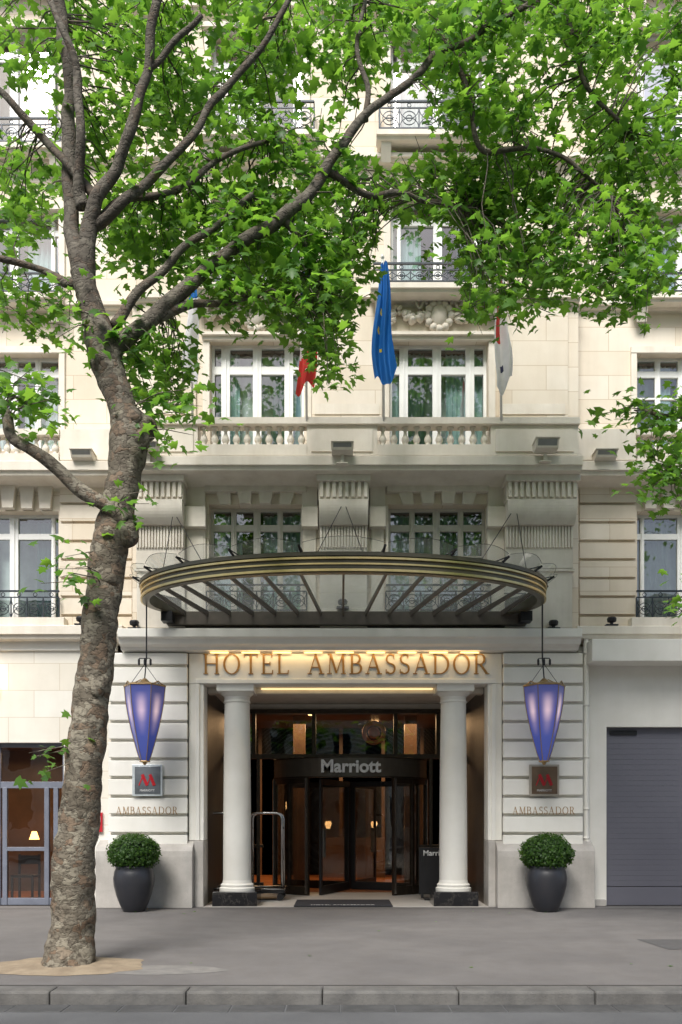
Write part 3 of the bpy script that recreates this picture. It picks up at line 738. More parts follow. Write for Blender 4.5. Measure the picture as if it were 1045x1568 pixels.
# ================================================================= lanterns
def lanternm():
    # frosted blue glass, bulb glow painted into each pane's emission, no bulb inside
    m,nt,b=nm('lantern_glass'); tc=nt.nodes.new('ShaderNodeTexCoord'); sp=nt.nodes.new('ShaderNodeSeparateXYZ'); L(nt,tc.outputs['Object'],sp.inputs[0])
    th=mathn(nt,sp.outputs[1],sp.outputs[0],'ARCTAN2'); c6=nt.nodes.new('ShaderNodeMath'); c6.operation='COSINE'; L(nt,mathn(nt,th,6.0),c6.inputs[0])
    hot=mathn(nt,mathn(nt,c6.outputs[0],-.5),.5,'ADD')
    mr=nt.nodes.new('ShaderNodeMapRange'); L(nt,sp.outputs[2],mr.inputs[0]); mr.inputs[1].default_value=-.7; mr.inputs[2].default_value=.62
    r=nt.nodes.new('ShaderNodeValToRGB'); L(nt,mr.outputs[0],r.inputs[0]); e=r.color_ramp.elements
    e[0].position=0;e[0].color=(.025,.04,.20,1); e[1].position=1;e[1].color=(.05,.055,.15,1)
    for p,c in ((.35,(.04,.06,.27)),(.6,(.09,.085,.30)),(.8,(.10,.09,.24))):
        q=e.new(p); q.color=(*c,1)
    r2=nt.nodes.new('ShaderNodeValToRGB'); L(nt,mr.outputs[0],r2.inputs[0]); e=r2.color_ramp.elements
    e[0].position=.34;e[0].color=(0,0,0,1); e[1].position=.92;e[1].color=(0,0,0,1)
    for p,c in ((.52,.25),(.67,1.),(.78,.7)):
        q=e.new(p); q.color=(c,c,c,1)
    col=mixc(nt,mathn(nt,r2.outputs[0],mathn(nt,hot,1.3,'POWER')),r.outputs[0],(1.2,.85,.85))
    L(nt,col,b.inputs['Emission Color']); b.inputs['Emission Strength'].default_value=.55
    b.inputs['Base Color'].default_value=(.06,.08,.27,1); b.inputs['Roughness'].default_value=.2; return m
LM=lanternm(); LF=mat('bronze_gilt',(.40,.27,.13),None,.35,.7)
for px in (222,833.5):
    y=-.9; s=(D+y)/F; cx=X(px,y); zt_=Z(1048,y); zb_=Z(1166,y); cz=(zt_+zb_)/2
    g=group('wall_lantern',(cx,y,cz))
    hw=31*s; Ht=zt_-zb_
    pf=[(.20,0),(.36,.12),(.52,.27),(.68,.43),(.82,.6),(.93,.77),(1.,.97)]
    mb=MB(); vs=[];n=6
    def ringp(r,t,a): return (r*hw*math.cos(a),r*hw*math.sin(a),-Ht/2+Ht*t)
    pf2=[]
    for k in range(len(pf)-1):
        for q in range(3): u=q/3; pf2.append((pf[k][0]*(1-u)+pf[k+1][0]*u,pf[k][1]*(1-u)+pf[k+1][1]*u))
    pf2.append(pf[-1])
    for r,t in pf2:
        for i in range(n): vs.append(ringp(r,t,2*math.pi*i/n))
    fs=[(j*n+i,j*n+(i+1)%n,(j+1)*n+(i+1)%n,(j+1)*n+i) for j in range(len(pf2)-1) for i in range(n)]
    fs+=[tuple(range(n-1,-1,-1)),tuple((len(pf2)-1)*n+i for i in range(n))]
    mb.add(vs,fs); o=mb.obj('lantern_glass',LM,None); o.parent=g
    fr=MB()
    for i in range(n):
        a=2*math.pi*i/n; fr.tube([ringp(r+.015,t,a) for r,t in pf],.008,4)
    for r,t in ((pf[-1][0]+.03,.975),(pf[0][0]+.04,0)): fr.tube([ringp(r,t,2*math.pi*i/n) for i in range(n+1)],.014,4)
    for i in range(n):
        a=2*math.pi*(i)/n; a2=2*math.pi*(i+1)/n; p=Vector(ringp(1.0,.98,a));q=Vector(ringp(1.0,.98,a2)); m_=(p+q)/2+Vector((0,0,.06))
        fr.tube([p,(p+m_)/2-Vector((0,0,.015)),m_,(q+m_)/2-Vector((0,0,.015)),q],.012,4)
    fr.lathe(0,0,[(.02,-Ht/2-.06),(.035,-Ht/2-.03),(.06,-Ht/2)],8)
    fr.lathe(0,0,[(.2,Ht/2),(.08,Ht/2+.05),(.03,Ht/2+.1)],10)
    o=fr.obj('lantern_frame',LF,None); o.parent=g
    rd=MB(); ztop=zb+.02-cz; zs=Z(1008,y)-cz; u=.03 if px<500 else -.03
    rd.tube([(u,0,zs),(u,0,ztop)],.014,6)
    rd.tube([(0,0,Ht/2+.1),(u,0,zs)],.012,5)
    for k in (-1,1): rd.tube([(u,0,zs),(k*.09,0,zs+.0),(k*.1,0,zs-.08)],.01,5)
    for k in (-1,0,1): rd.lathe(k*.1,0,[(.012,zs-.12),(.02,zs-.1),(.02,zs-.03),(.012,zs-.01)],8)
    for k in (-1,1): rd.tube([(k*hw*.75,0,Ht/2-.02),(0,0,zs-.1)],.006,4)
    o=rd.obj('lantern_rod',M['black'],None); o.parent=g
# ================================================================= plaques
for px,mc,fc in ((227,(.20,.22,.24),(.70,.76,.78)),(832.5,(.22,.15,.10),(.50,.45,.38))):  # left plate's pale edge colour paints in the steel mirror's bright reflection
    g=group('hotel_plaque',(X(px),-.06,Z(1195))); x=X(px)
    mb=MB(); mb.box(X(px-23),X(px+23),-.06,-.04,Z(1219),Z(1171)); mb.obj('plate_edge',mat('plaque_edge',fc,None,.3,.3),g,.004)
    mb=MB(); mb.box(X(px-19),X(px+20),-.068,-.0605,Z(1216),Z(1174)); mb.obj('plate_face',mat('plaque_face',mc,tuple(c*.6 for c in mc),.18,.2,scale=3),g,.002)
    mb=MB(); mb.box(X(px-15),X(px+15),-.0395,-.0005,Z(1210),Z(1180)); mb.obj('standoff',M['steel'],g)
    mb=MB(); z=Z(1203); 
    ribbon(mb,[(x-.15,z),(x-.07,z+.19)],.02,-.074,-.0685); ribbon(mb,[(x-.09,z+.2),(x+.0,z)],.055,-.076,-.0685)
    ribbon(mb,[(x+.0,z),(x+.07,z+.19)],.02,-.075,-.0685); ribbon(mb,[(x+.05,z+.2),(x+.13,z)],.055,-.077,-.0685)
    mb.obj('monogram',M['red'],g)
    btext('MARRIOTT',(x,-.069,Z(1212)),.055,M['lettermat'],g,.0,.0015)
mb=MB(); mb.box(X(146,.25),X(157,.25),.24,.299,Z(1274,.25),Z(1244,.25)); g=group('red_wall_sign',(X(151),.27,Z(1259))); mb.obj('plate',M['red'],g,.005)
mb=MB(); mb.box(X(148.5,.25),X(154.5,.25),.237,.2395,Z(1262,.25),Z(1250,.25)); mb.obj('label',M['lettermat'],g)
g=group('drainpipe',(X(897),.1,3)); mb=MB(); x=X(898,.15)
mb.tube([(x,.15,Z(975)),(x,.15,Z(1250)),(x,.15,Z(1285)),(x+.04,.12,Z(1293)),(x+.04,.1,Z(1305))],.05,12)
for py in (1000,1080,1160,1240,1285): mb.lathe(x,.15,[(.062,Z(py)),(.062,Z(py)+.04)],12)
mb.obj('pipe',M['white'],g,0,True)
LENS=mat('lamp_lens',(.30,.30,.29),None,.2)
def flood(px,py,y,w=32,h=12,col='trim'):
    s=(D+y)/F; c=P(px,py,y); g=group('floodlight',c)
    W=w*s/2; Hh=h*s
    mb=MB(); mb.profx([(c.y-.02,c.z),(c.y-.16,c.z+.03),(c.y-.22,c.z+Hh),(c.y+.1,c.z+Hh*.95),(c.y+.08,c.z+.02)],c.x-W,c.x+W)
    mb.box(c.x-W*1.08,c.x+W*1.08,c.y-.24,c.y+.11,c.z+Hh+.001,c.z+Hh+.025)
    mb.box(c.x-.03,c.x+.03,c.y-.03,c.y+.03,c.z-.14,c.z-.001); mb.box(c.x-.1,c.x+.1,c.y-.05,c.y+.05,c.z-.16,c.z-.1401)
    mb.obj('housing',M[col],g,.006)
    k=MB(); k.profx([(c.y-.167,c.z+.05),(c.y-.226,c.z+Hh-.015),(c.y-.215,c.z+Hh-.015),(c.y-.155,c.z+.05)],c.x-W*.85,c.x+W*.85); k.obj('lens',LENS,g)
flood(524.5,697,-.68); flood(835,694,-.66,34,15); flood(228,697,-.66); flood(129,708,-.1); flood(925,708,-.1)
def spot(px,py,y):
    c=P(px,py,y); g=group('small_spotlight',c); mb=MB()
    mb.lathe(c.x,c.y,[(.03,c.z-.05),(.03,c.z-.02),(.08,c.z),(.09,c.z+.05),(.07,c.z+.08)],10); mb.box(c.x-.11,c.x+.11,c.y-.05,c.y+.08,c.z-.075,c.z-.051); mb.obj('spot_body',M['black'],g)
for px,py in ((124,951),(206,957),(848,957),(937,952),(525,925)): spot(px,py,-.15 if 180<px<890 else .12)
# ================================================================= flags
def flagobj(px,pytip,pybot,ytip,wpx,colfn,lean=0,seed=1,bpx=None,folds=4.5):
    tip=P(px,pytip,ytip); base=P(bpx or px+2,648,-.45); g=group('flag',base)
    mb=MB(); mb.tube([base,tip],.022,8); mb.lathe(tip.x,tip.y,[(.01,tip.z-.03),(.035,tip.z),(.01,tip.z+.05)],8); mb.obj('flag_pole',M['wframe'],g,0,True)
    zt=Z(pytip+8,ytip); zb_=Z(pybot,ytip); hgt=zt-zb_; W=wpx*(D+ytip)/F
    NU,NV=40,36; am=min(.09,W*.16)
    vs=[];fs=[]
    for i in range(NU+1):
        u=i/NU
        for j in range(NV+1):
            v=j/NV
            wd=W*(.28+.72*min(1,u*1.3)**.8)
            fold=math.sin(v*math.pi*folds+u*2+seed)
            x=tip.x+.02+wd*(v-.5)+lean*u+.05*u*math.sin(u*6+seed)
            y_=tip.y-.03+am*fold*(.5+.6*u)+.05*math.sin(u*7+v*3+seed)
            z=zt-hgt*u*(1-.07*v*v-.05*math.sin(v*6+seed)*u)
            vs.append((x,y_,z))
    for i in range(NU):
        for j in range(NV): a=i*(NV+1)+j; fs.append((a,a+1,a+NV+2,a+NV+1))
    me=bpy.data.meshes.new('flag_cloth'); me.from_pydata(vs,[],fs)
    me.polygons.foreach_set('use_smooth',[True]*len(fs))
    for c,test in colfn: me.materials.append(c)
    for k,p in enumerate(me.polygons):
        u=(k//NV)/NU;v=(k%NV)/NV
        for q,(c,test) in enumerate(colfn):
            if test(u,v): p.material_index=q
    o=bpy.data.objects.new('flag_cloth',me); COL.objects.link(o); o.parent=g; o.matrix_parent_inverse=Matrix.Translation(g.location).inverted()
fb=clothm('flag_blue',(.012,.16,.52)); fy=clothm('flag_yellow',(.8,.6,.05)); fr_=clothm('flag_red',(.70,.06,.05)); fw=clothm('flag_white',(.86,.85,.88)); fk=clothm('flag_emblem',(.05,.05,.12))
stars=lambda u,v: ((u-.42)**2/.0006+(v-.35)**2/.003<1) or ((u-.57)**2/.0006+(v-.3)**2/.003<1) or ((u-.70)**2/.0006+(v-.42)**2/.003<1)
flagobj(586,394,588,-1.5,33,[(fb,lambda u,v:True),(fy,stars)],seed=1)
flagobj(468,410,600,-1.5,28,[(fb,lambda u,v:True),(fw,lambda u,v:u+v*.3>.45),(fr_,lambda u,v:u+v*.3>.72)],seed=4,folds=3)
flagobj(766,400,600,-1.5,24,[(fw,lambda u,v:True),(fr_,lambda u,v:(u<.6 and .1<v<.5)),(fk,lambda u,v:(.76<u<.81 and .3<v<.5))],seed=2.5,folds=2.5)
flagobj(293,400,588,-1.5,24,[(fw,lambda u,v:True),(fb,lambda u,v:u<.3)],seed=6,folds=2.5)
# ================================================================= foliage helper
def leaves(name,pos,nrm_up,size,m,parent,seed=0,droop=.5,tone=None):
    rg=np.random.default_rng(seed); n=len(pos); pos=np.array(pos)
    half=[(.05,.22),(.12,.50),(.32,.27),(.60,.48),(.62,.20)]
    out=[(0,0)]+[(a,b) for a,b in half]+[(1,0)]+[(a,-b) for a,b in half[::-1]]
    loc=np.array([(.4,0,.0)]+[(a,b,-.18*abs(b)-.12*a*a) for a,b in out]); K=len(loc)
    up=np.array(nrm_up,dtype=float); up/=np.linalg.norm(up,axis=1,keepdims=True)
    d=rg.normal(size=(n,3)); d[:,2]-=droop; d-=up*np.sum(d*up,axis=1,keepdims=True)*.9; d/=np.linalg.norm(d,axis=1,keepdims=True)
    s=np.cross(up,d); s/=np.linalg.norm(s,axis=1,keepdims=True); w=np.cross(d,s)
    sz=np.array(size)*rg.uniform(.55,1.3,n)
    V=pos[:,None,:]+sz[:,None,None]*(loc[None,:,0:1]*d[:,None,:]+loc[None,:,1:2]*s[:,None,:]+loc[None,:,2:3]*w[:,None,:]*rg.uniform(.3,2.2,n)[:,None,None])
    V=V.reshape(-1,3)
    tri=np.array([(0,i,i%(K-1)+1) for i in range(1,K)]); Fc=(tri[None]+ (np.arange(n)*K)[:,None,None]).reshape(-1,3)
    me=bpy.data.meshes.new(name); me.vertices.add(len(V)); me.vertices.foreach_set('co',V.ravel().astype(np.float32))
    me.loops.add(Fc.size); me.loops.foreach_set('vertex_index',Fc.ravel().astype(np.int32))
    me.polygons.add(len(Fc)); me.polygons.foreach_set('loop_start',np.arange(0,Fc.size,3,dtype=np.int32)); me.polygons.foreach_set('loop_total',np.full(len(Fc),3,dtype=np.int32))
    me.update(calc_edges=True)
    tn=rg.beta(1.6,2.0,n)
    if tone is not None: tn=tn*.6+np.array(tone)*.45
    at=me.color_attributes.new('lc','FLOAT_COLOR','POINT'); c=np.ones((n,K,4),dtype=np.float32); c[:,:,0]=np.clip(tn,0,1)[:,None]; at.data.foreach_set('color',c.ravel())
    me.materials.append(m); o=bpy.data.objects.new(name,me); COL.objects.link(o)
    if parent: o.parent=parent; o.matrix_parent_inverse=Matrix.Translation(parent.location).inverted()
    return o
for px in (205.5,837):
    y=-.72; cx=X(px,y); g=group('potted_boxwood',(cx,y,0))
    pf=[(.17,.0),(.19,.02),(.24,.12),(.30,.28),(.345,.46),(.355,.58),(.335,.7),(.31,.76),(.325,.8),(.30,.80),(.28,.72)]
    mb=MB(); mb.lathe(cx,y,pf,36); mb.obj('pot',M['pot'],g,0,True)
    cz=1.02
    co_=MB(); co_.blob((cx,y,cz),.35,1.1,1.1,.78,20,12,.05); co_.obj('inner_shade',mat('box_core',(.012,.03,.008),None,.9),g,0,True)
    ps=[];up=[];rg=random.Random(int(px))
    for i in range(5200):
        v=Vector((rg.gauss(0,1),rg.gauss(0,1),rg.gauss(0,1))).normalized()
        bump=.05*noise.noise(v*4+Vector((px,0,0)))+.03*noise.noise(v*11)
        r=.40+bump+rg.uniform(-.05,.03)
        if v.z<-.75: continue
        ps.append((cx+v.x*r*1.08,y+v.y*r*1.08,cz+v.z*r*.80)); u=v+Vector((rg.gauss(0,.5),rg.gauss(0,.5),rg.gauss(0,.5)+.3)); up.append(tuple(u))
    leaves('boxwood_leaves',ps,up,[.042]*len(ps),M['box'],g,3,0)
# ================================================================= entrance items
g=group('door_mat',(X(525),.6,0)); mb=MB(); mb.box(X(450,.0),X(602,.0),.0,1.25,.014,.03); mb.obj('mat',M['mat'],g,.004)
o=btext('HOTEL AMBASSADOR',(X(525,.1),.12,.032),.12,M['lettermat'],g,0,.001); o.rotation_euler=(0,0,0)
def cart(px0,px1,y):
    x0,x1=X(px0,y),X(px1,y); g=group('luggage_cart',((x0+x1)/2,y,0)); mb=MB(); zt=Z(1245,y)
    for yy in (y,y+.55):
        pts=[(x0,yy,.22),(x0,yy,zt-.12)]+[(x0+.12-.12*math.cos(t),yy,zt-.12+.12*math.sin(t)) for t in (.5,1,1.57)]
        pts+=[(x1-.12+.12*math.sin(t),yy,zt-.12+.12*math.cos(t)) for t in (0,.5,1)]+[(x1,yy,zt-.12),(x1,yy,.22)]
        mb.tube(pts,.027,8)
    for x in(x0,x1):
        for z in (zt-.3,.5,.8): mb.tube([(x,y,z),(x,y+.55,z)],.016,6)
    mb.tube([((x0+x1)/2,y,zt),((x0+x1)/2,y+.55,zt)],.018,6)
    mb.tube([(x0-.05,y-.05,.24),(x1+.05,y-.05,.24),(x1+.05,y+.6,.24),(x0-.05,y+.6,.24),(x0-.05,y-.05,.24)],.02,6)
    mb.obj('cart_frame',M['steel'],g,0,True)
    k=MB(); k.box(x0-.05,x1+.05,y-.05,y+.6,.16,.22)
    for x in(x0+.03,x1-.03):
        for yy in(y,y+.55):
            k.tube([(x,yy-.02,.085),(x,yy+.02,.085)],.07,12); k.box(x-.02,x+.02,yy-.03,yy+.03,.1,.1595)
    k.obj('cart_deck',M['black'],g)
cart(383,432,1.2); cart(316,352,1.4)
g=group('sign_stand',(X(672,1.3),1.3,0)); mb=MB(); y=1.35
mb.box(X(642,y),X(712,y),y,y+.04,.12,Z(1298,y)); mb.box(X(650,y),X(700,y),y-.12,y+.2,.014,.05); mb.box(X(645,y),X(649,y),y+.005,y+.035,.05,.12); mb.box(X(702,y),X(706,y),y+.005,y+.035,.05,.12); mb.obj('panel',M['black'],g,.004)
btext('Marriott',(X(668,y),y-.002,Z(1310,y)),.15,M['lettermat'],g,.003,.001)
mb=MB(); x=X(-12,.25); z=Z(1045,.2); mb.lathe(x,.2,[(.05,z-.15),(.1,z-.1),(.12,z+.1),(.1,z+.15)],14); g=group('wall_sconce',(x,.2,z)); mb.obj('shade',emis('sconce_glow',(1,.75,.45),6),g,0,True)
mb=MB(); mb.box(x-.03,x+.03,.2,.3,z-.03,z+.03); mb.obj('bracket',M['black'],g)
# ================================================================= ground
def plane(name,x0,x1,y0,y1,z,m):
    mb=MB(); mb.quad((x0,y0,z),(x1,y0,z),(x1,y1,z),(x0,y1,z)); return mb.obj(name,m)
YK=-7.55
plane('ground',-400,400,-400,400,-.14,M['ground'])
plane('road',-120,120,-19,YK-.29,-.125,M['road'])
mb=MB(); mb.box(-120,120,YK,9,-.13,0); mb.obj('sidewalk',M['pave'])
mb=MB(); mb.box(-120,120,-26,-19,-.13,0); mb.obj('sidewalk',M['pave'])
mb=MB(); x=-24.3
while x<24:
    w=1.27; mb.box(x,x+w-.006,YK-.29,YK-.002,-.2,.002+R.uniform(-.003,.003)); x+=w
mb.obj('kerb',M['kerb'],None,.022)
mb=MB(); x=-24
while x<24:
    mb.box(x,x+.49,YK-.60,YK-.295,-.2,-.119+R.uniform(-.002,.002)); x+=.5
mb.obj('gutter_stones',mat('gutter_stone',(.075,.075,.075),(.05,.05,.05),.8,scale=5,bump=.5,bscale=60),None,.008)
mb=MB(); mb.quad((X(1010,-4.9),-5.2,.004),(5.5,-5.2,.004),(5.5,-4.3,.004),(X(1000,-4.9)-.0,-4.3,.004)); mb.obj('asphalt_patch',mat('patch',(.09,.087,.087),None,.9,bump=.5,bscale=170))
mb=MB(); mb.box(-15,15,-.3,-.28,.001,.004); mb.box(-15,15,YK+.001,YK+.03,.001,.004); mb.obj('pavement_joint',mat('joint',(.06,.057,.053),None,.9))
TX,TY=X(100,-6.4),-6.42
def pit(cx,cy,rx,ry,seed):
    vs=[(cx,cy,.05)];N=56
    for k,(f,z) in enumerate(((.45,.045),(.8,.022),(1.,.004))):
        for i in range(N):
            a=2*math.pi*i/N; r=f*(1+.2*noise.noise(Vector((math.cos(a)*2.5,math.sin(a)*2.5,seed))))
            vs.append((cx+rx*r*math.cos(a),cy+ry*r*math.sin(a),z+.015*noise.noise(Vector((math.cos(a)*5*f,math.sin(a)*5*f,seed)))*(k<2)))
    fs=[(0,1+i,1+(i+1)%N) for i in range(N)]
    for k in range(2):
        for i in range(N): fs.append((1+k*N+i,1+(k+1)*N+i,1+(k+1)*N+(i+1)%N,1+k*N+(i+1)%N))
    mb=MB(); mb.add(vs,fs); mb.obj('tree_pit_soil',M['sand'],None,0,True)
pit(TX+.02,TY+.02,.86,.62,1)
cr_=MB()
vs=[];N=40
for i in range(N):
    a=2*math.pi*i/N; r=1+.3*noise.noise(Vector((math.cos(a)*1.5,math.sin(a)*1.5,5))); vs.append((TX+1.0+.8*r*math.cos(a),TY-.25+.28*r*math.sin(a),.0025))
cr_.add(vs,[tuple(range(N))]); cr_.obj('cement_patch',mat('cement',(.21,.20,.185),(.16,.154,.146),.9,scale=6,bump=.3,bscale=120))
rg=random.Random(5); ps=[(rg.uniform(-6,6),rg.uniform(-7.4,-.5),.012) for _ in range(22)]
leaves('fallen_leaves',ps,[(0,0.1,1)]*len(ps),[.06]*len(ps),M['leaf'],None,2,0)
# ================================================================= tree
def catmull(pts,n=8):
    pts=[np.array(p,float) for p in pts]; pts=[2*pts[0]-pts[1]]+pts+[2*pts[-1]-pts[-2]]; out=[]
    for i in range(1,len(pts)-2):
        p0,p1,p2,p3=pts[i-1:i+3]
        for k in range(n):
            t=k/n; out.append(.5*((2*p1)+(-p0+p2)*t+(2*p0-5*p1+4*p2-p3)*t*t+(-p0+3*p1-3*p2+p3)*t**3))
    out.append(pts[-2]); return out
def limb(mb,ctrl,samples,n=12,rough=.06,ns=8):
    c=catmull(ctrl,ns); pts=[];rs=[]
    for px,py,y,r in c:
        pts.append(P(px,py,y)); rs.append(max(.006,r*(D+y)/F))
    if rough<.1:
        pts=[p+Vector((noise.noise(p*2.3),noise.noise(p*2.3+Vector((9,0,0))),noise.noise(p*2.3+Vector((0,9,0)))))*.06*min(1,i/4) for i,p in enumerate(pts)]
    off=len(mb.v); 
    mb.tube(pts,rs,n)
    for i in range(len(pts)):
        p=pts[i]
        for k in range(n):
            q=Vector(mb.v[off+i*n+k]); d=(q-p); f=1+rough*1.6*noise.noise(q*3.1)+rough*noise.noise(q*9)
            mb.v[off+i*n+k]=tuple(p+d*f)
    samples+= [(p,r) for p,r in zip(pts,rs)]
# openings in the crown where the facade shows through (crown is thin there)
def thin(c):
    s=F/(D+c.y); px=CX+c.x*s; py=HY-(c.z-EH)*s
    for x0,y0_,x1,y1 in ((578,338,702,520),(555,480,640,620),(590,155,652,222),(695,500,1000,580),(540,190,590,240)):
        if x0<px<x1 and y0_<py<y1: return True
    return False
def build_tree(name,limbs,regions,seed,base,lsize=.13,gapt=-.12,extra=None,dens=1.,fwd=None):
    g=group(name,base); rg=random.Random(seed); S=[]; mb=MB()
    for i,l in enumerate(limbs): limb(mb,l,S,22 if i==0 else 12,.11 if i==0 else .06,14 if i==0 else 8)
    if extra: extra(mb)
    tw=MB(); ps=[];up=[];sz=[];tn=[]
    SP=np.array([tuple(s[0]) for s in S])
    for (cx,cy,rx,ry,ya,yb_,nc,nl) in regions:
        made=0;tries=0
        small=nc<=9
        if fwd and not small: ya=max(ya,fwd); yb_=yb_+1.0
        if not small: nc=int(nc*dens)
        while made<nc and tries<nc*6:
            tries+=1
            a=rg.random()*2*math.pi; q=math.sqrt(rg.random()); px=cx+rx*q*math.cos(a); py=cy+ry*q*math.sin(a); y=rg.uniform(ya,yb_)
            c=P(px,py,y)
            if not small and noise.noise(c*1.15+Vector((seed,3,1)))<gapt: continue
            if thin(c): continue
            made+=1
            dd=np.linalg.norm(SP-np.array(tuple(c)),axis=1); k=int(dd.argmin()); s0=Vector(SP[k]); dist=dd[k]
            if dist<1.4:
                m1=s0.lerp(c,.35)+Vector((rg.uniform(-.08,.08),rg.uniform(-.08,.08),.13*dist)); m2=s0.lerp(c,.7)+Vector((rg.uniform(-.08,.08),rg.uniform(-.08,.08),.10*dist)); e=c+(c-m2).normalized()*.15
                tw.tube([s0,m1,m2,c,e],[min(.012,.004+.005*dist),.008,.006,.004,.003],5)
                dr_=(c-m2).normalized()
            else:
                dr_=Vector((rg.gauss(0,1),rg.gauss(0,1),-.2)).normalized(); tw.tube([c-dr_*.35,c,c+dr_*.2],[.005,.004,.003],4)
            sp=.15+rg.random()*.11; tone=rg.random()
            for _ in range(nl):
                t=rg.uniform(-1.4,.9)
                p=c+dr_*t*.24+Vector((rg.gauss(0,sp*.7),rg.gauss(0,sp*.7),rg.gauss(0,sp*.62)-.04))
                if thin(p) and rg.random()<.8: continue
                ps.append(tuple(p)); up.append((rg.gauss(0,.6),rg.gauss(-.3,.6),1)); sz.append(lsize); tn.append(tone)
    mb.obj('trunk_and_limbs',M['bark'],g,0,True); tw.obj('twigs',M['bark'],g)
    leaves('foliage',ps,up,sz,M['leaf'],g,seed,.6,tn); return len(ps)
y0=-6.42
limbs=[
 [(106,1483,y0,47),(107,1466,y0,39),(110,1420,y0,33),(114,1340,y0,31.5),(120,1270,y0,30),(127,1190,y0,30),(136,1100,y0,27),(146,1020,y0,27),(155,950,y0,27),(163,885,y0,26),(172,820,y0,28),(183,765,y0,25),(193,715,y0,25),(198,670,y0,29),(186,620,y0,21),(172,580,y0,21),(160,540,y0,26),(146,490,y0,20),(134,450,y0,18),(126,415,y0,16)],
 [(128,430,y0,16),(115,385,y0,13),(106,310,y0+.1,11),(104,230,y0+.2,11),(106,150,y0+.2,10),(103,90,y0+.2,10),(92,30,y0+.3,9),(80,-80,y0+.3,8),(60,-260,y0+.4,5)],
 [(132,455,y0,16),(131,400,y0,13),(137,350,y0-.05,13),(148,305,y0-.1,11),(175,262,y0-.1,9),(200,190,y0-.2,8.5),(222,110,y0-.2,7.5),(238,20,y0-.3,7),(262,-120,y0-.4,6),(300,-300,y0-.4,3)],
 [(160,535,y0,20),(190,524,y0,14),(225,497,y0,12),(275,448,y0+.05,11),(330,405,y0+.1,10),(400,355,y0+.1,9.5),(455,315,y0+.1,9),(492,268,y0+.15,8),(530,215,y0+.2,7),(575,165,y0+.25,6),(635,118,y0+.3,5.5),(700,70,y0+.4,4.5),(790,20,y0+.5,4),(900,-60,y0+.6,3)],
 [(138,350,y0,9),(175,325,y0-.1,8),(225,280,y0-.1,7),(285,215,y0-.1,6),(340,140,y0,5.5),(400,70,y0,4.5),(460,-20,y0,4)],
 [(128,318,y0,11),(122,270,y0-.1,8),(128,210,y0-.2,7),(120,130,y0-.2,6.5),(105,60,y0-.3,5.5),(70,0,y0-.3,5),(40,-90,y0-.3,4)],
 [(120,432,y0,10),(95,430,y0,7),(60,410,y0,5),(0,395,y0-.1,5),(-80,370,y0-.2,4)],
 [(146,300,y0,8),(110,260,y0,6),(60,205,y0,6),(0,140,y0-.1,5),(-90,60,y0-.1,4)],
 [(190,800,y0-.1,13),(165,780,y0-.15,11),(130,755,y0-.2,11),(95,720,y0-.25,10),(55,690,y0-.3,9),(20,665,y0-.3,8.5),(8,630,y0-.3,8),(-15,600,y0-.35,8),(-70,540,y0-.4,6)],
 [(240,485,y0+.05,10),(290,470,y0+.1,6),(350,462,y0+.2,5),(395,448,y0+.3,4)],
 [(175,500,y0,9),(215,450,y0+.1,7),(260,400,y0+.1,6),(320,350,y0+.1,5),(390,300,y0+.2,4)],
 [(500,262,y0+.2,6),(560,292,y0+.5,4.5),(630,300,y0+.9,4),(720,320,y0+1.4,3)],
 [(560,185,y0+.3,5),(560,140,y0+.3,4),(545,80,y0+.3,3.5),(560,0,y0+.3,3)],
 [(430,330,y0+.1,7),(470,380,y0+.3,4),(480,440,y0+.5,3)],
 [(690,75,y0+.5,4.5),(720,160,y0+.6,4),(740,235,y0+.7,4),(800,228,y0+.8,3.5),(860,245,y0+.9,3),(930,300,y0+1,2.5)],
 [(845,-20,y0+.6,4.5),(880,60,y0+.7,4),(900,130,y0+.8,3.5),(960,200,y0+.9,3)],
 [(222,110,y0-.2,5),(270,60,y0-.2,4.5),(310,20,y0-.2,4)],
 [(140,345,y0,7),(190,310,y0+.05,6),(270,290,y0+.1,5),(340,240,y0+.15,4),(420,210,y0+.2,3)],
]
def knots(mb):
    for px,py,dy,r,sx in ((220,655,-.03,.13,1.2),(214,672,-.10,.11,1.),(193,815,-.08,.14,1.0),(152,1050,-.10,.12,.9),(165,885,-.12,.10,1),(118,1245,-.13,.10,1),(158,545,-.06,.15,1),(205,640,-.08,.12,1)):
        c=P(px,py,y0+dy); o=len(mb.v); mb.blob(c,r,sx,.8,1.05,18,12,.0)
        for i in range(o,len(mb.v)):
            q=Vector(mb.v[i]); mb.v[i]=tuple(c+(q-c)*(1+.45*noise.noise(q*7)))
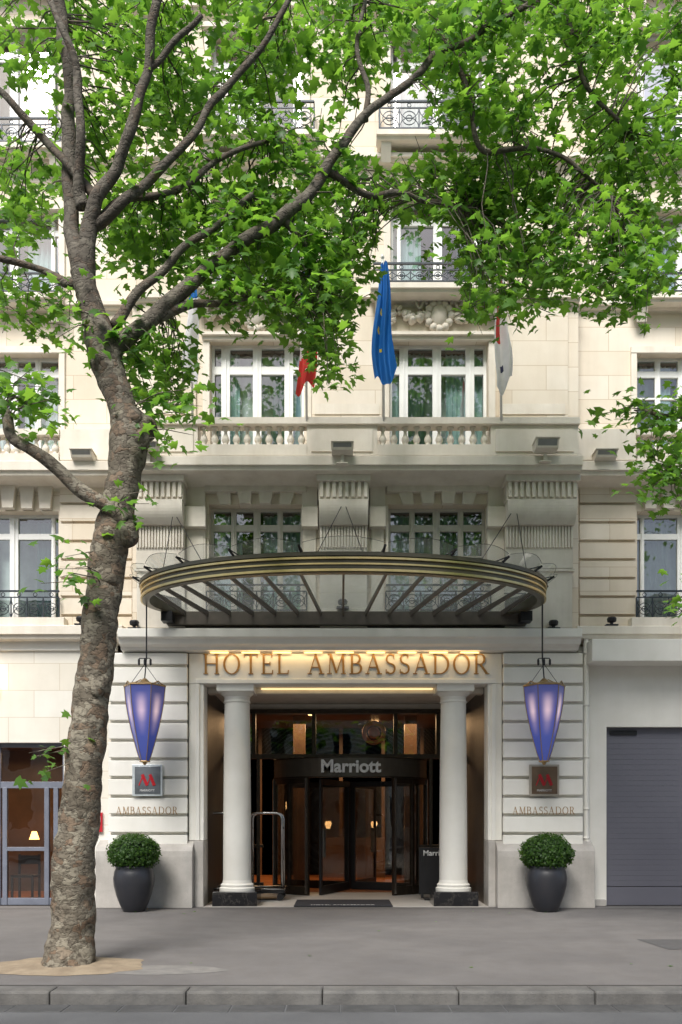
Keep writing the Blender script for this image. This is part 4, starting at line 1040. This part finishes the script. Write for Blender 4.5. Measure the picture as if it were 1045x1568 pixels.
regs=[# cx,cy,rx,ry,y range,clumps,leaves
 (520,20,560,60,-7.2,-4.6,138,17),
 (520,-170,620,130,-7.6,-3.6,90,15),
 (180,100,190,100,-6.6,-4.8,54,17),
 (330,120,150,90,-7.5,-4.6,44,17),
 (470,80,120,70,-7,-4.6,28,17),
 (650,50,130,65,-6.6,-4.2,36,17),
 (830,110,150,110,-6.6,-4,58,17),(960,130,120,120,-6.6,-4,44,17),
 (60,270,80,70,-7.6,-5,24,15),(30,330,50,50,-7.6,-5,12,15),(40,470,60,45,-7.2,-5,16,14),(15,585,40,25,-7,-5.4,9,14),(60,610,45,22,-7,-6,7,14),(110,500,40,25,-7,-6,6,12),
 (210,250,110,90,-7.2,-5,32,16),(250,340,100,60,-7,-5,38,17),(340,330,110,80,-7,-4.8,50,17),(430,250,90,80,-6.8,-4.8,32,17),(300,440,80,35,-6.8,-5.4,16,14),
 (430,400,95,70,-6.6,-5,56,17),(480,470,60,55,-6.4,-5,38,17),(500,540,28,32,-6.2,-5.4,9,17),(410,450,60,40,-6.4,-5.2,16,15),
 (235,570,50,45,-6.9,-5.9,20,16),(265,640,28,45,-6.7,-6,9,14),(215,530,40,25,-6.8,-6,7,14),
 (520,330,80,70,-6.2,-4.8,34,17),(555,380,40,35,-6,-5,12,15),(560,250,60,40,-6.2,-4.8,9,14),
 (670,290,90,50,-6,-4.4,38,17),(770,310,115,80,-6,-4,58,17),(760,400,80,45,-5.8,-4.4,38,16),(745,460,45,32,-5.8,-4.8,16,14),(820,440,35,50,-5.6,-4.8,14,14),
 (870,250,130,90,-6,-4,48,17),(900,350,110,70,-6,-4.2,46,17),(960,400,70,55,-6,-4.4,30,16),(965,465,45,28,-5.8,-5,9,15),(980,290,80,100,-6.4,-4.2,36,17),
 (690,180,60,60,-6.4,-4.6,10,15),(740,190,60,50,-6.4,-4.6,14,16),
 (185,765,30,16,-6.9,-6.5,3,9),(105,862,26,30,-7.1,-6.5,4,8),(88,900,18,12,-7.1,-6.6,1,8),(72,1150,16,25,-7,-6.5,2,9),(85,1185,12,12,-7,-6.5,1,6),
 (-150,250,120,400,-8,-4,40,16),
]
n1=build_tree('plane_tree',limbs,regs,11,(TX,TY,0),.130,-.10,knots,1.06,-6.35)
yr=-6.1
r_l=[[(1560,1483,yr,44),(1556,1440,yr,36),(1540,1200,yr,32),(1520,950,yr,30),(1500,750,yr,28),(1490,560,yr,26),(1480,430,yr,20)],
 [(1480,440,yr,16),(1440,250,yr,13),(1400,60,yr,10),(1380,-160,yr,7)],[(1484,450,yr,14),(1560,250,yr,12),(1620,0,yr,9)],
 [(1505,780,yr,12),(1380,700,yr+.3,9),(1240,640,yr+.6,7),(1120,640,yr+.8,5),(1040,640,yr+.9,3.5),(985,625,yr+1,2.5)],
 [(1180,640,yr+.7,4),(1100,700,yr+.8,3),(1030,730,yr+.9,2.5)],[(1470,330,yr,10),(1300,200,yr+.3,7),(1150,120,yr+.6,5),(1060,60,yr+.8,3)],
 [(1500,900,yr,7),(1250,900,yr+.5,5),(1120,930,yr+.7,3)]]
r_r=[(970,650,42,35,-5.4,-4.8,9,15),(1010,690,45,40,-5.4,-4.6,9,15),(1015,745,35,30,-5.4,-4.8,7,14),(1045,620,40,25,-5.4,-4.8,4,14),(1045,925,22,22,-5.4,-5,4,9),(1120,680,90,80,-5.8,-4.4,20,15),
 (1160,250,100,280,-6.5,-4,60,16),(1400,150,250,350,-8.5,-3.8,120,15),(1450,-150,250,200,-8,-4,40,15),(1040,60,60,60,-6.6,-4,14,16)]
n2=build_tree('plane_tree',r_l,r_r,23,(X(1560,yr),yr,0),.130,-.12)
# ================================================================= across the street (behind the camera; seen in reflections)
ob=group('apartment_building',(0,-29,0)); mb=MB(); mb.box(-40,40,-40,-29,0,13); mb.obj('facade',M['trim'],ob)
mb=MB(); mg=MB()
for fl in range(4):
    for k in range(-18,19):
        x=k*2.1; mb.box(x-.7,x+.7,-28.999,-28.94,1+fl*3.2,3.4+fl*3.2); mg.box(x-.55,x+.55,-28.939,-28.92,1.1+fl*3.2,3.3+fl*3.2)
mb.obj('window_surrounds',M['white'],ob); mg.obj('windows',M['dark'],ob)
for k,xx in enumerate((-9.5,-3,4,11)):
    g=group('plane_tree',(xx,-22.5,0)); mb=MB(); mb.tube([(xx,-22.5,0),(xx+.1,-22.5,3),(xx,-22.4,6),(xx+.3,-22.3,9)],[.3,.25,.2,.1],10)
    rg=random.Random(k+50); ps=[];up=[]
    for _ in range(75):
        v=Vector((rg.gauss(0,1),rg.gauss(0,1),rg.gauss(0,1))).normalized()*rg.random()**.4; c=Vector((xx+v.x*3.4,-22.5+v.y*3,7.2+v.z*3.0))
        if _%6==0: mb.tube([(xx+.1,-22.5,5+_*.02),tuple(c)],[.07,.02],5)
        for q in range(11): ps.append((c.x+rg.gauss(0,.4),c.y+rg.gauss(0,.4),c.z+rg.gauss(0,.35))); up.append((rg.gauss(0,.5),rg.gauss(0,.5),1))
    mb.obj('trunk',M['bark'],g,0,True); leaves('foliage',ps,up,[.34]*len(ps),M['leaf'],g,k,.4)
# ================================================================= light, world, camera
w=bpy.data.worlds.new('World'); scene.world=w; w.use_nodes=True; nt=w.node_tree
sky=nt.nodes.new('ShaderNodeTexSky'); sky.sky_type='NISHITA'; sky.sun_disc=False
EL,AZ=50,196
sky.sun_elevation=math.radians(EL); sky.sun_rotation=math.radians(AZ); sky.air_density=1.0; sky.dust_density=3; sky.ozone_density=.8
nt.links.new(sky.outputs[0],nt.nodes['Background'].inputs[0]); nt.nodes['Background'].inputs[1].default_value=.15
sd=bpy.data.lights.new('sun','SUN'); sd.energy=5.0; sd.angle=math.radians(24); sd.color=(1,.98,.95)
so=bpy.data.objects.new('sun',sd); COL.objects.link(so)
dv=Vector((math.sin(math.radians(AZ))*math.cos(math.radians(EL)),math.cos(math.radians(AZ))*math.cos(math.radians(EL)),math.sin(math.radians(EL))))
so.rotation_euler=dv.to_track_quat('Z','Y').to_euler(); so.location=dv*40
def area(name,loc,sx,sy,e,col,rot):
    l=bpy.data.lights.new(name,'AREA'); l.shape='RECTANGLE'; l.size=sx; l.size_y=sy; l.energy=e; l.color=col
    o=bpy.data.objects.new(name,l); COL.objects.link(o); o.location=loc; o.rotation_euler=rot
area('lobby_ceiling_light',(0,6.2,4.0),5,3,270,(1,.64,.34),(0,0,0))
area('shop_ceiling_light',(-6.5,1.8,2.9),3,1.2,45,(1,.62,.3),(0,0,0))
area('sign_wash_light',(X(529),-.035,Z(996.5)),5.0,.03,15,(1,.68,.32),(math.radians(22),0,0))
cd=bpy.data.cameras.new('camera'); cam=bpy.data.objects.new('camera',cd); COL.objects.link(cam); scene.camera=cam
cam.location=(0,-16,EH); cam.rotation_euler=(math.radians(90),0,0)
cd.sensor_fit='VERTICAL'; cd.sensor_height=36; cd.lens=36*F/1568; cd.shift_y=(HY-784)/1568; cd.clip_end=1500; cd.clip_start=.05
scene.view_settings.view_transform='Standard'; scene.view_settings.look='None'; scene.view_settings.exposure=0
print('leaves',n1,n2)
